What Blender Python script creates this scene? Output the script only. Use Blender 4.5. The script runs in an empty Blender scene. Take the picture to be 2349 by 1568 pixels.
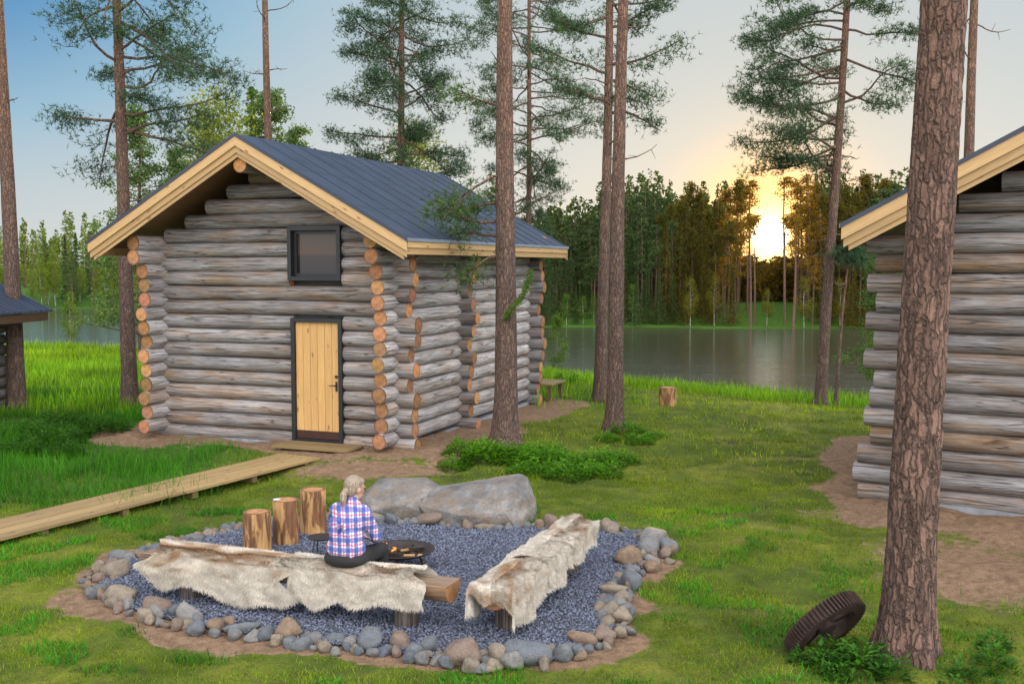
import bpy, bmesh, math, random, numpy as np
from mathutils import Vector, Matrix, noise
R=random.Random(7); rng=np.random.default_rng(7)
sc=bpy.context.scene
sc.view_settings.view_transform='Standard'
try: sc.view_settings.look='None'
except Exception: pass
COL=sc.collection
rad=math.radians
# ---------------------------------------------------------------- helpers
TAB=rng.random((256,256))
def vnoise(x,y,s=0):
    x=np.asarray(x,float)+s*17.3; y=np.asarray(y,float)+s*9.7
    xi=np.floor(x).astype(int); yi=np.floor(y).astype(int)
    fx=x-xi; fy=y-yi; fx=fx*fx*(3-2*fx); fy=fy*fy*(3-2*fy)
    a=TAB[xi&255,yi&255]; b=TAB[(xi+1)&255,yi&255]; c=TAB[xi&255,(yi+1)&255]; d=TAB[(xi+1)&255,(yi+1)&255]
    return (a*(1-fx)+b*fx)*(1-fy)+(c*(1-fx)+d*fx)*fy
def sstep(a,b,x):
    t=np.clip((x-a)/(b-a),0,1); return t*t*(3-2*t)
def seg_d(px,py,a,b):
    ex,ey=b[0]-a[0],b[1]-a[1]; t=np.clip(((px-a[0])*ex+(py-a[1])*ey)/(ex*ex+ey*ey),0,1); return np.hypot(px-a[0]-ex*t,py-a[1]-ey*t)
def poly_sd(px,py,poly):
    px=np.asarray(px,float); py=np.asarray(py,float)
    d=np.full(px.shape,1e9); ins=np.zeros(px.shape,bool)
    n=len(poly)
    for i in range(n):
        x1,y1=poly[i]; x2,y2=poly[(i+1)%n]
        d=np.minimum(d,seg_d(px,py,(x1,y1),(x2,y2)))
        c=((y1>py)!=(y2>py))
        xs=(x2-x1)*(py-y1)/((y2-y1) if abs(y2-y1)>1e-9 else 1e-9)+x1
        ins^=(c&(px<xs))
    return np.where(ins,-d,d)
class MB:
    def __init__(s): s.v=[];s.f=[];s.m=[];s.uv=[];s.c=[];s.n=0
    def add(s,v,f,mat=0,uv=None,col=None):
        v=np.asarray(v,float).reshape(-1,3); f=np.asarray(f,int)
        if f.ndim==1: f=f.reshape(1,-1)
        n=len(v)
        s.v.append(v); s.f.append(f+s.n); s.m.append(np.full(len(f),mat,int))
        s.uv.append(np.zeros((n,2)) if uv is None else np.asarray(uv,float).reshape(-1,2))
        if col is None: c=np.ones((n,3))
        else:
            c=np.asarray(col,float)
            if c.ndim==1: c=np.tile(c,(n,1))
        s.c.append(c); s.n+=n
    def build(s,name,mats,smooth=False):
        me=bpy.data.meshes.new(name)
        v=np.concatenate(s.v); uv=np.concatenate(s.uv); c=np.concatenate(s.c)
        me.vertices.add(len(v)); me.vertices.foreach_set('co',v.ravel().astype(np.float32))
        loops=np.concatenate([f.ravel() for f in s.f])
        tot=np.concatenate([np.full(len(f),f.shape[1]) for f in s.f])
        st=np.concatenate([[0],np.cumsum(tot)[:-1]])
        me.loops.add(len(loops)); me.loops.foreach_set('vertex_index',loops.astype(np.int32))
        me.polygons.add(len(tot)); me.polygons.foreach_set('loop_start',st.astype(np.int32)); me.polygons.foreach_set('loop_total',tot.astype(np.int32))
        me.polygons.foreach_set('material_index',np.concatenate(s.m).astype(np.int32))
        me.polygons.foreach_set('use_smooth',np.full(len(tot),smooth))
        ul=me.uv_layers.new(name='UVMap'); ul.data.foreach_set('uv',uv[loops].ravel().astype(np.float32))
        ca=me.color_attributes.new('Col','FLOAT_COLOR','POINT')
        cc=np.ones((len(v),4)); cc[:,:3]=c; ca.data.foreach_set('color',cc.ravel().astype(np.float32))
        for m in mats: me.materials.append(m)
        me.update(calc_edges=True); me.validate()
        return me
def thing(name,label,cat,loc=(0,0,0),rz=0,mesh=None,group=None,rot=None,scale=None,kind=None):
    o=bpy.data.objects.new(name,mesh); COL.objects.link(o)
    o.location=loc; o.rotation_euler=rot if rot is not None else (0,0,rz)
    if scale is not None: o.scale=scale if hasattr(scale,'__len__') else (scale,)*3
    o["label"]=label
    if kind: o["kind"]=kind
    if cat: o["category"]=cat
    if group: o["group"]=group
    return o
def part(par,name,mesh,label=None,loc=(0,0,0),rot=(0,0,0)):
    o=bpy.data.objects.new(name,mesh); COL.objects.link(o); o.parent=par; o.location=loc; o.rotation_euler=rot
    if label: o["label"]=label
    return o
def struct(name,mesh,label): 
    o=bpy.data.objects.new(name,mesh); COL.objects.link(o); o["kind"]="structure"; o["label"]=label; return o
def hexa(mb,p,mat=0,col=None):
    p=np.asarray(p,float); off=rng.random(2)*20
    for q in ((0,1,2,3),(7,6,5,4),(0,4,5,1),(1,5,6,2),(2,6,7,3),(3,7,4,0)):
        a=p[list(q)]; e1=np.linalg.norm(a[1]-a[0]); e2=np.linalg.norm(a[3]-a[0])
        uv=np.array([(0,0),(e1,0),(e1,e2),(0,e2)]) if e1>=e2 else np.array([(0,0),(0,e1),(e2,e1),(e2,0)])
        mb.add(a,[[0,1,2,3]],mat,uv+off,col)
def box(mb,c,s,mat=0,col=None,rot=None):
    x,y,z=np.array(s)/2
    p=np.array([(-x,-y,-z),(x,-y,-z),(x,y,-z),(-x,y,-z),(-x,-y,z),(x,-y,z),(x,y,z),(-x,y,z)])
    if rot is not None: p=p@np.array(rot).T
    hexa(mb,p+np.array(c),mat,col)
def tube(mb,pts,rr,seg=12,mat=0,cap=None,col=None,disp=None,capcol=None):
    pts=np.asarray(pts,float); n=len(pts); rr=np.broadcast_to(np.asarray(rr,float),(n,))
    T=np.gradient(pts,axis=0); T/=np.linalg.norm(T,axis=1)[:,None]+1e-12
    up=np.array([0,0,1.]) if abs(T[0][2])<.9 else np.array([0,1.,0])
    U=np.zeros_like(pts); 
    u=np.cross(up,T[0]); u/=np.linalg.norm(u)
    for i in range(n):
        u=u-T[i]*np.dot(u,T[i]); u/=np.linalg.norm(u); U[i]=u
    V=np.cross(T,U)
    th=np.linspace(0,2*np.pi,seg+1)
    r=np.repeat(rr[:,None],seg+1,1)
    if disp is not None: r=r*(1+disp(n,seg))
    P=pts[:,None]+r[...,None]*(np.cos(th)[None,:,None]*U[:,None]+np.sin(th)[None,:,None]*V[:,None])
    L=np.concatenate([[0],np.cumsum(np.linalg.norm(np.diff(pts,axis=0),axis=1))])
    off=rng.random(2)*30
    uv=np.stack([np.repeat(L[:,None],seg+1,1),np.repeat((th*rr.mean())[None],n,0)],-1)+off
    i=np.arange(n-1)[:,None]*(seg+1)+np.arange(seg)[None]
    f=np.stack([i,i+1,i+seg+2,i+seg+1],-1).reshape(-1,4)
    c=col
    if col is not None and np.ndim(col)==2: c=np.repeat(np.asarray(col),seg+1,0)
    mb.add(P.reshape(-1,3),f,mat,uv.reshape(-1,2),c)
    if cap is not None:
        for e,fl in ((0,True),(n-1,False)):
            ring=P[e,:seg]; ce=pts[e]
            vv=np.vstack([ce[None],ring])
            duv=np.vstack([[0,0],np.stack([np.cos(th[:seg]),np.sin(th[:seg])],1)*rr[e]])
            k=np.arange(seg); ff=np.stack([np.zeros(seg,int),1+(k+1)%seg,1+k],1)
            if not fl: ff=ff[:,::-1]
            mb.add(vv,ff,cap,duv,capcol if capcol is not None else (c if c is not None and np.ndim(c)==1 else None))
_ico={}
def ico(sub):
    if sub not in _ico:
        b=bmesh.new(); bmesh.ops.create_icosphere(b,subdivisions=sub,radius=1)
        v=np.array([x.co[:] for x in b.verts]); f=np.array([[q.index for q in x.verts] for x in b.faces]); b.free()
        _ico[sub]=(v,f)
    return _ico[sub]
def ell(mb,c,r,sub=2,mat=0,rot=None,col=None):
    v,f=ico(sub); r=np.broadcast_to(np.asarray(r,float),(3,))
    p=v*r
    if rot is not None: p=p@np.array(rot).T
    mb.add(p+np.array(c),f,mat,v[:,:2],col)
def capsule(mb,p0,p1,r0,r1,n=8,sub=2):
    p0=np.array(p0,float);p1=np.array(p1,float)
    for t in np.linspace(0,1,n): ell(mb,p0+(p1-p0)*t,r0+(r1-r0)*t,sub)
def remesh(me,name,vox,smooth=4,mats=()):
    o=bpy.data.objects.new('tmp_shape',me); COL.objects.link(o)
    m=o.modifiers.new('r','REMESH'); m.mode='VOXEL'; m.voxel_size=vox; m.use_smooth_shade=True
    s=o.modifiers.new('s','SMOOTH'); s.iterations=smooth; s.factor=.5
    dg=bpy.context.evaluated_depsgraph_get(); dg.update()
    nm=bpy.data.meshes.new_from_object(o.evaluated_get(dg)); nm.name=name
    bpy.data.objects.remove(o); nm.materials.clear()
    for a in mats: nm.materials.append(a)
    nm.polygons.foreach_set('use_smooth',np.ones(len(nm.polygons),bool)); nm.polygons.foreach_set('material_index',np.zeros(len(nm.polygons),np.int32))
    return nm
# ---------------------------------------------------------------- materials
class G:
    def __init__(s,nt): s.nt=nt; nt.nodes.clear()
    def n(s,t,ins=None,out=0,**p):
        nd=s.nt.nodes.new('ShaderNode'+t)
        for k,v in p.items(): setattr(nd,k,v)
        if ins:
            for k,v in ins.items():
                sk=nd.inputs[k]
                if isinstance(v,bpy.types.NodeSocket): s.nt.links.new(v,sk)
                else:
                    if hasattr(v,'__len__') and len(v)==3 and sk.type=='RGBA': v=(*v,1)
                    sk.default_value=v
        return nd.outputs[out] if out is not None else nd
    def mix(s,f,a,b,bt='MIX'): return s.n('Mix',{0:f,6:a,7:b},out=2,data_type='RGBA',blend_type=bt)
    def math(s,op,a,b=0.0,c=None,clamp=False):
        d={0:a,1:b}
        if c is not None: d[2]=c
        return s.n('Math',d,operation=op,use_clamp=clamp)
    def ramp(s,f,els,interp='LINEAR'):
        nd=s.n('ValToRGB',{0:f},out=None); cr=nd.color_ramp; cr.interpolation=interp
        while len(cr.elements)<len(els): cr.elements.new(.5)
        for e,(p,c) in zip(cr.elements,els):
            e.position=p; e.color=(*c,1) if hasattr(c,'__len__') else (c,c,c,1)
        return nd.outputs[0]
    def noise(s,vec,scale,detail=4,rough=.6,dist=0): return s.n('TexNoise',{'Vector':vec,'Scale':scale,'Detail':detail,'Roughness':rough,'Distortion':dist})
    def mapv(s,vec,scale=(1,1,1),loc=(0,0,0)): return s.n('Mapping',{'Vector':vec,'Scale':scale,'Location':loc})
    def bump(s,h,st=.3,d=.02): return s.n('Bump',{'Strength':st,'Distance':d,'Height':h})
    def out(s,sh): s.n('OutputMaterial',{'Surface':sh},out=None)
    def uv(s): return s.n('TexCoord',out=2)
    def obj(s): return s.n('TexCoord',out=3)
    def vc(s): return s.n('VertexColor',layer_name='Col')
    def pr(s,c,r=.7,nrm=None,**k):
        d={'Base Color':c,'Roughness':r}
        if nrm is not None: d['Normal']=nrm
        for a,b in k.items(): d[a.replace('_',' ')]=b
        s.out(s.n('BsdfPrincipled',d))
def M(name,fn):
    m=bpy.data.materials.new(name); m.use_nodes=True; fn(G(m.node_tree)); return m
def f_log(g):
    uv=g.uv(); c=g.vc(); sep=g.n('SeparateColor',{0:c},out=None)
    fine=g.noise(g.mapv(uv,(.7,11,1)),3,8,.71,.2); big=g.noise(g.mapv(uv,(.7,3.0,1)),1.3,3,.6); pat=g.noise(g.mapv(uv,(1.,5,1)),1.1,4,.6,.5)
    base=g.ramp(fine,[(.28,(.09,.083,.080)),(.42,(.215,.21,.212)),(.56,(.345,.342,.35)),(.72,(.54,.54,.555))])
    base=g.mix(g.ramp(big,[(.40,0.),(.68,.6)]),base,(.15,.13,.115))
    w=g.math('ADD',g.ramp(pat,[(.48,0.),(.70,.75)]),sep.outputs[0],clamp=True)
    w=g.math('MULTIPLY',w,sep.outputs[1])
    warm=g.ramp(fine,[(.32,(.12,.062,.033)),(.65,(.42,.265,.145))])
    base=g.mix(w,base,warm)
    crk=g.noise(g.mapv(uv,(.35,9,1)),1.6,2,.4,.3)
    ck=g.ramp(crk,[(.480,1.),(.498,0.),(.502,0.),(.520,1.)])
    base=g.mix(g.math('MULTIPLY',g.math('SUBTRACT',1.,ck),.8),base,(.028,.02,.016))
    kn=g.n('TexVoronoi',{'Vector':g.mapv(uv,(1.5,4.5,1)),'Scale':1.0})
    base=g.mix(g.ramp(kn,[(.05,.8),(.10,0.)]),base,(.07,.042,.028))
    base=g.mix(1.,base,g.n('CombineColor',{0:sep.outputs[2],1:sep.outputs[2],2:sep.outputs[2]}),'MULTIPLY')
    h=g.math('ADD',g.math('MULTIPLY',fine,.6),ck)
    g.pr(base,.7,g.bump(h,.7,.014))
def f_end(g):
    uv=g.uv(); c=g.vc()
    wv=g.n('TexWave',{'Vector':uv,'Scale':22.,'Distortion':1.5,'Detail':2.,'Detail Scale':1.},wave_type='RINGS',rings_direction='Z')
    nz=g.noise(uv,9,4)
    col=g.mix(wv,(.50,.26,.105),(.38,.18,.062))
    col=g.mix(g.ramp(nz,[(.4,0.),(.72,.75)]),col,(.17,.085,.042))
    ln=g.n('VectorMath',{0:uv},out=1,operation='LENGTH')
    col=g.mix(g.ramp(ln,[(.106,0.),(.122,.8)]),col,(.10,.05,.03))
    gr=g.n('TexGradient',{'Vector':uv},gradient_type='RADIAL')
    cr=g.ramp(g.math('FRACT',g.math('MULTIPLY',gr,3.)),[(0.,1.),(.02,1.),(.04,0.)])
    col=g.mix(g.math('MULTIPLY',cr,.7),col,(.06,.028,.015))
    col=g.mix(1.,col,c,'MULTIPLY')
    g.pr(col,.7,g.bump(wv,.15,.004))
def f_plank(a,b,knot=(.22,.09,.03),r=.55):
    def f(g):
        uv=g.uv(); fine=g.noise(g.mapv(uv,(1.,16,1)),2.5,6,.68,.3); big=g.noise(g.mapv(uv,(.6,3,1)),1.2,3)
        c=g.ramp(fine,[(.3,b),(.7,a)]); c=g.mix(g.ramp(big,[(.3,0.),(.8,.5)]),c,tuple(x*.75 for x in b))
        kn=g.n('TexVoronoi',{'Vector':g.mapv(uv,(3.2,8,1)),'Scale':1.}); c=g.mix(g.ramp(kn,[(.09,.9),(.18,0.)]),c,knot)
        c=g.mix(1.,c,g.vc(),'MULTIPLY')
        g.pr(c,r,g.bump(fine,.15,.004))
    return f
def f_simple(c,r=.6,ns=8,var=.35,bs=.2,bd=.01,metal=0.,coord='obj'):
    def f(g):
        v=g.obj() if coord=='obj' else g.uv(); nz=g.noise(v,ns,5)
        k=g.ramp(nz,[(.3,1-var),(.7,1+var*.3)])
        g.pr(g.mix(1.,c,k,'MULTIPLY'),r,g.bump(nz,bs,bd),Metallic=metal)
    return f
def f_roof(g):
    uv=g.uv(); nz=g.noise(uv,1.4,6,.65); f2=g.noise(uv,90,2)
    c=g.ramp(nz,[(.3,(.013,.021,.042)),(.7,(.036,.050,.086))]); c=g.mix(.25,c,g.ramp(f2,[(.3,(.008,.010,.014)),(.7,(.075,.09,.125))]))
    g.pr(c,.5,g.bump(f2,.2,.004))
def f_stone(g):
    o=g.obj(); rnd=g.n('ObjectInfo',out=5)
    base=g.ramp(rnd,[(0.,(.17,.175,.18)),(.12,(.29,.235,.165)),(.22,(.10,.125,.155)),(.33,(.25,.165,.10)),(.45,(.23,.225,.215)),(.55,(.22,.155,.115)),(.66,(.12,.14,.165)),(.77,(.25,.205,.15)),(.88,(.15,.175,.195)),(1.,(.36,.33,.28))],'CONSTANT')
    n1=g.noise(o,2.,6,.7); n2=g.noise(o,11,4,.75)
    c=g.mix(g.ramp(n1,[(.38,0.),(.68,.6)]),base,(.07,.057,.048)); c=g.mix(g.ramp(n2,[(.50,0.),(.72,.45)]),c,(.36,.335,.30))
    g.pr(c,.75,g.bump(g.math('ADD',n1,g.math('MULTIPLY',n2,.4)),.7,.04))
def f_boulder(g):
    o=g.obj(); n1=g.noise(o,2.6,9,.70); n2=g.noise(g.mapv(o,(1,1,3.5)),3,5,.6,1.0)
    c=g.ramp(n1,[(.34,(.075,.075,.077)),(.5,(.17,.165,.16)),(.66,(.30,.285,.265))]); c=g.mix(g.ramp(n2,[(.46,0.),(.60,.6)]),c,(.18,.12,.07)); c=g.mix(g.ramp(g.noise(o,24,4,.7),[(.52,0.),(.68,.6)]),c,(.06,.062,.06))
    g.pr(c,.8,g.bump(n1,.8,.05))
def f_bark(lo_a,lo_b,hi_a,hi_b,sx=15.,sz=4.,bd=.025):
    def f(g):
        o=g.obj(); p=g.mapv(o,(sx,sx,sz)); n=g.noise(g.mapv(o,(1,1,.5)),4.5,5)
        p2=g.n('VectorMath',{0:p,1:g.n('TexNoise',{'Vector':o,'Scale':9.,'Detail':4.},out=1)},operation='ADD')
        v=g.n('TexVoronoi',{'Vector':p2,'Scale':1.6},feature='DISTANCE_TO_EDGE'); vc=g.n('TexVoronoi',{'Vector':p2,'Scale':1.6},out=1)
        sp=g.n('SeparateColor',{0:vc}); nf=g.noise(g.mapv(o,(1,1,.4)),45,4,.7)
        k=g.math('ADD',g.math('MULTIPLY',sp,.55),g.math('MULTIPLY',n,.45))
        lo=g.ramp(k,[(.2,lo_a),(.8,lo_b)]); hi=g.ramp(k,[(.2,hi_a),(.8,hi_b)])
        h=g.n('SeparateColor',{0:g.vc()}); c=g.mix(h,lo,hi); e=g.ramp(v,[(0.,.3),(.2,1.)])
        c=g.mix(1.,c,e,'MULTIPLY'); c=g.mix(.32,c,g.ramp(nf,[(.35,(.025,.014,.010)),(.65,(.29,.19,.15))]))
        g.pr(c,.9,g.bump(g.math('ADD',e,g.math('MULTIPLY',nf,.7)),.9,bd))
    return f
def f_leaf(tc=(.9,.85,.3),tr=.4,rough=.6):
    def f(g):
        c=g.vc(); d=g.n('BsdfPrincipled',{'Base Color':c,'Roughness':rough,'Specular IOR Level':.25}); t=g.n('BsdfTranslucent',{'Color':g.mix(1.,g.mix(1.,c,(2.2,2.2,2.2),'MULTIPLY'),tc,'MULTIPLY')})
        g.out(g.n('MixShader',{0:tr,1:d,2:t}))
    return f
def f_ground(g):
    o=g.obj(); c=g.vc(); s=g.n('SeparateColor',{0:c},out=None)
    n0=g.noise(o,.35,4,.6); n1=g.noise(o,1.6,6,.7); n2=g.noise(o,9,6,.7); n3=g.noise(o,60,3,.7)
    k=g.math('ADD',g.math('MULTIPLY',n0,.45),g.math('MULTIPLY',n1,.55))
    gr=g.ramp(k,[(.34,(.028,.050,.006)),(.48,(.09,.14,.012)),(.62,(.21,.24,.022))])
    gr=g.mix(g.ramp(n2,[(.50,0.),(.68,.7)]),gr,(.12,.085,.032)); gr=g.mix(g.ramp(n3,[(.35,.6),(.6,0.)]),gr,(.02,.024,.005))
    sand=g.ramp(n2,[(.3,(.14,.085,.052)),(.55,(.27,.175,.11)),(.8,(.36,.25,.165))]); sand=g.mix(g.ramp(n3,[(.48,0.),(.66,.6)]),sand,(.085,.052,.03))
    lush=g.ramp(n2,[(.3,(.02,.055,.006)),(.7,(.07,.16,.012))])
    gr=g.mix(s.outputs[1],gr,lush)
    m=g.math('ADD',s.outputs[0],g.math('MULTIPLY',g.math('SUBTRACT',n2,.5),1.1)); m=g.ramp(m,[(.40,0.),(.60,1.)])
    col=g.mix(m,gr,sand)
    g.pr(col,.95,g.bump(g.math('ADD',n2,g.math('MULTIPLY',n3,.5)),.8,.05),Specular_IOR_Level=.2)
def f_gravel(g):
    o=g.obj(); v=g.n('TexVoronoi',{'Vector':o,'Scale':42.},out=None); s=g.n('SeparateColor',{0:v.outputs[1]})
    c=g.ramp(s,[(0.,(.05,.06,.08)),(.5,(.125,.14,.18)),(1.,(.27,.295,.35))]); g.pr(g.mix(g.ramp(v.outputs[0],[(.3,0.),(.7,.8)]),c,(.02,.025,.03)),.8,g.bump(v.outputs[0],.8,.02))
def f_water(g):
    o=g.obj(); a=g.noise(g.mapv(o,(.6,2.2,1)),1.9,4,.6); b=g.noise(g.mapv(o,(.12,.5,1)),1.,2)
    nb=g.bump(g.math('ADD',a,g.math('MULTIPLY',b,1.2)),.48,.06)
    g.pr((.05,.05,.035),.05,nb,IOR=1.45)
def f_plaid(g):
    o=g.obj(); sp=g.n('SeparateXYZ',{0:o},out=None)
    xx=g.math('ADD',sp.outputs[0],g.math('MULTIPLY',sp.outputs[1],.6)); z=sp.outputs[2]
    def st(c,per,off,w):
        fr=g.math('FRACT',g.math('ADD',g.math('DIVIDE',c,per),off)); return g.math('LESS_THAN',fr,w)
    c=(.55,.58,.68); 
    c=g.mix(g.math('MULTIPLY',st(xx,.085,10.1,.45),.78),c,(.02,.05,.30)); c=g.mix(g.math('MULTIPLY',st(z,.085,10.3,.45),.70),c,(.02,.05,.30))
    c=g.mix(g.math('MULTIPLY',st(xx,.085,10.45,.13),.7),c,(.50,.03,.06)); c=g.mix(g.math('MULTIPLY',st(z,.085,10.66,.13),.7),c,(.50,.03,.06))
    nz=g.noise(o,9,4); g.pr(c,.9,g.bump(nz,.8,.05))
m_log=M('weathered_log',f_log); m_end=M('log_end_grain',f_end)
m_pine=M('fresh_pine_board',f_plank((.62,.41,.19),(.44,.27,.115)))
m_door=M('door_pine',f_plank((.68,.41,.16),(.51,.29,.095)))
m_walk=M('boardwalk_plank',f_plank((.38,.265,.115),(.23,.15,.06),(.08,.05,.03),.8))
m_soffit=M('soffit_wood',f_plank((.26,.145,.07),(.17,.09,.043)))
m_roof=M('roof_felt',f_roof); m_conc=M('concrete',f_simple((.28,.30,.33),.9,6,.4,.3))
m_black=M('black_frame',f_simple((.018,.02,.024),.4,20,.3,.05)); m_drip=M('drip_edge_metal',f_simple((.30,.36,.46),.35,6,.2,.05,metal=.5))
m_glass=M('window_glass',lambda g:g.pr(g.ramp(g.n('SeparateXYZ',{0:g.n('TexCoord',out=0)},out=2),[(.0,(.012,.012,.014)),(.45,(.03,.022,.018)),(.5,(.075,.045,.026)),(1.,(.05,.035,.026))]),.03,Specular_IOR_Level=.5))  # brown upper half is a reflection painted into the pane colour
m_stone=M('field_stone',f_stone); m_boulder=M('boulder_rock',f_boulder)
m_bark=M('pine_bark',f_bark((.070,.043,.033),(.20,.128,.092),(.15,.066,.032),(.34,.175,.09)))
m_barkn=M('old_pine_bark',f_bark((.065,.030,.023),(.31,.178,.132),(.14,.065,.043),(.30,.17,.115),12.,2.6,.04))
m_barkb=M('birch_bark',lambda g:g.pr(g.ramp(g.noise(g.mapv(g.obj(),(3,3,9)),1.5,3),[(.42,(.04,.035,.03)),(.54,(.36,.34,.29))]),.8))
m_need=M('pine_needles',f_leaf((.85,.9,.3),.3)); m_leaf=M('broad_leaves',f_leaf((.9,1.,.25),.45)); m_gold=M('backlight_tinted_leaves',f_leaf((1.,.72,.15),.68)); m_grass=M('grass_blades',f_leaf((.9,1.,.25),.35,.7))  # m_gold: translucent leaves with warm backlight put into the tint
m_ground=M('ground_cover',f_ground); m_gravel=M('crushed_gravel',f_gravel); m_water=M('river_water',f_water)
m_gst=M('gravel_stone',lambda g:g.pr(g.vc(),.8)); m_fur=M('hide_fur',lambda g:g.out(g.n('MixShader',{0:.2,1:g.n('BsdfPrincipled',{'Base Color':g.vc(),'Roughness':.85,'Specular IOR Level':.15}),2:g.n('BsdfTranslucent',{'Color':g.vc()})})))
m_rust=M('rusty_iron',f_simple((.050,.027,.020),.8,14,.6,.6,.01,.2)); m_iron=M('sooty_iron',f_simple((.05,.04,.036),.6,10,.4,.3,.01,.4))
m_char=M('charred_wood',f_simple((.05,.035,.028),.95,12,.6,.6,.02)); m_fwood=M('split_firewood',f_plank((.5,.3,.14),(.36,.2,.085)))
m_skin=M('skin',f_simple((.50,.29,.21),.5,20,.12,.05)); m_hair=M('blonde_hair',lambda g:g.pr(g.ramp(g.noise(g.mapv(g.obj(),(60,60,6)),2,3),[(.35,(.15,.11,.08)),(.65,(.38,.31,.23))]),.5,g.bump(g.noise(g.mapv(g.obj(),(60,60,6)),2,3),.6,.01)))
m_plaid=M('plaid_flannel',f_plaid); m_trou=M('dark_trousers',f_simple((.018,.017,.018),.9,14,.3,.4,.02)); m_boot=M('boot_leather',f_simple((.03,.022,.016),.6,20,.3,.2))
def emis(c,s): return lambda g:g.out(g.n('Emission',{'Color':(*c,1),'Strength':s}))
m_flame=M('flame',emis((1.,.28,.05),2.2)); m_sun=M('sun_disc',emis((1.,.84,.45),10.)); m_moss=M('green_lichen',f_simple((.09,.15,.025),.95,25,.6,.8,.03))
m_white=M('white_enamel',f_simple((.7,.7,.7),.4,10,.1,.05)); m_kick=M('kick_plate_brown',f_simple((.05,.016,.01),.5))
# ---------------------------------------------------------------- terrain
A_C=np.array([-6.44,19.49]); A_R=rad(-20.8); A_W=4.75; A_L=6.53
B_C=np.array([5.5,13.74]); B_R=rad(-32); B_W=5.2; B_L=6.2
def foot(c,r,W,L,m=0.0):
    d1=np.array([math.cos(r),math.sin(r)]); d2=np.array([-math.sin(r),math.cos(r)])
    return [tuple(c+d1*x+d2*y) for x,y in ((-m,-m),(W+m,-m),(W+m,L+m),(-m,L+m))]
FA=foot(A_C,A_R,A_W,A_L); FB=foot(B_C,B_R,B_W,B_L)
RING=[(-.9,8.58),(-.2,8.36),(.42,8.46),(.85,9.0),(.98,9.9),(1.18,10.7),(1.58,11.4),(1.66,12.1),(1.2,12.6),(.6,12.75),(-.4,12.75),(-1.8,13.1),(-2.6,13.2),(-3.3,12.75),(-3.9,11.95),(-4.25,11.0),(-4.0,10.15),(-3.4,9.6),(-2.6,9.15),(-1.7,8.85)]
def smooth_poly(P,k=8):
    P=np.array(P); n=len(P); o=[]
    for i in range(n):
        a,b,c,d=P[i-1],P[i],P[(i+1)%n],P[(i+2)%n]
        for t in np.linspace(0,1,k,endpoint=False):
            o.append(.5*((2*b)+(c-a)*t+(2*a-5*b+4*c-d)*t*t+(3*b-a-3*c+d)*t**3))
    return np.array(o)
RP=smooth_poly(RING)
def Yn(x): return np.interp(x,[-200,-60,-24,-12,1.3,6,10,15,40,200],[75,64,56,50,42,37,34,33,31,30])
def Yf(x): return np.interp(x,[-200,-60,-40,-10,2,20,60,200],[150,110,101,86,72,69.5,65,60])
def H(x,y):
    x=np.asarray(x,float);y=np.asarray(y,float)
    t=Yn(x)-y; w=15+11*sstep(2,-8,x)
    h=-1.0*sstep(0,1,1-t/w)
    h=np.where(t<0,-1.0-.8*np.clip(-t/3,0,1),h)
    s=y-Yf(x); h=np.where(s>-3,np.where(s<0,-1.8+.8*(s+3)/3,-1.0+1.3*sstep(0,18,s)+2.5*sstep(60,220,s)*sstep(0,-30,x)),h)
    pit=np.clip(poly_sd(x,y,RING)/.5,0,1)
    near=np.where(t>0,1.,0.)
    bump=(vnoise(x*1.3,y*1.3,1)-.5)*.11+(vnoise(x*5,y*5,2)-.5)*.045
    h=h+bump*np.clip(pit,0,1)*near
    h=h+.1*sstep(2.5,.6,poly_sd(x,y,FA))+.09*sstep(2.2,.5,poly_sd(x,y,FB))
    for cx,cy,a,r in ((-.11,17.9,.12,1.1),(1.9,19.4,.15,1.2),(3.2,8.5,.10,.8)): h=h+a*np.exp(-((x-cx)**2+(y-cy)**2)/(r*r))
    return h
def hz(x,y): return float(H(np.array([x]),np.array([y]))[0])
def dirt(x,y):
    rd=poly_sd(x,y,RING); n=vnoise(x*1.5,y*1.5,5)
    d=sstep(.42,.10,rd+ .65*(n-.5)+np.where(y>12.3,.5,0)+.3*(vnoise(x*4,y*4,6)-.5))
    d=np.maximum(d,sstep(1.5,.9,poly_sd(x,y,FA)+.8*(n-.5)))
    d=np.maximum(d,sstep(1.7,.9,poly_sd(x,y,FB)+1.0*(n-.5)))
    d=np.maximum(d,.95*np.exp(-(((x+2.2)/1.5)**2+((y-16.2)/.7)**2)))
    d=np.maximum(d,.95*np.exp(-(((x-4.9)/1.1)**2+((y-11.0)/1.6)**2)))
    d=np.maximum(d,sstep(.75,.3,seg_d(x,y,(4.5,13.2),(6.3,19.5))+.7*(n-.5)))
    return np.clip(d,0,1)
def lush(x,y):
    l=sstep(-3.8,-5.2,x)*sstep(13.4,14.8,y+ .5*(vnoise(x,y,8)-.5))
    l=np.maximum(l,sstep(11,6,Yn(x)-y))
    l=np.maximum(l,sstep(22.5,24.5,y)*sstep(4,0,x))
    return l
xs=np.unique(np.concatenate([np.arange(-300,-40,15),np.arange(-40,-10,1.),np.arange(-10,10,.1),np.arange(10,40,1.),np.arange(40,301,15)]))
ys=np.unique(np.concatenate([np.arange(-30,6,2.),np.arange(6,20,.09),np.arange(20,60,.4),np.arange(60,130,1.5),np.arange(130,520,15)]))
X,Y=np.meshgrid(xs,ys); Z=H(X,Y)
nx=len(xs); i=(np.arange(len(ys)-1)[:,None]*nx+np.arange(nx-1)[None]).ravel()
gm=MB(); gm.add(np.stack([X,Y,Z],-1).reshape(-1,3),np.stack([i,i+1,i+nx+1,i+nx],1),0,None,np.stack([dirt(X,Y),lush(X,Y),X*0],-1).reshape(-1,3))
struct('ground',gm.build('ground',[m_ground],True),'mossy grass and bare sandy earth sloping to the river')
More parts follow.
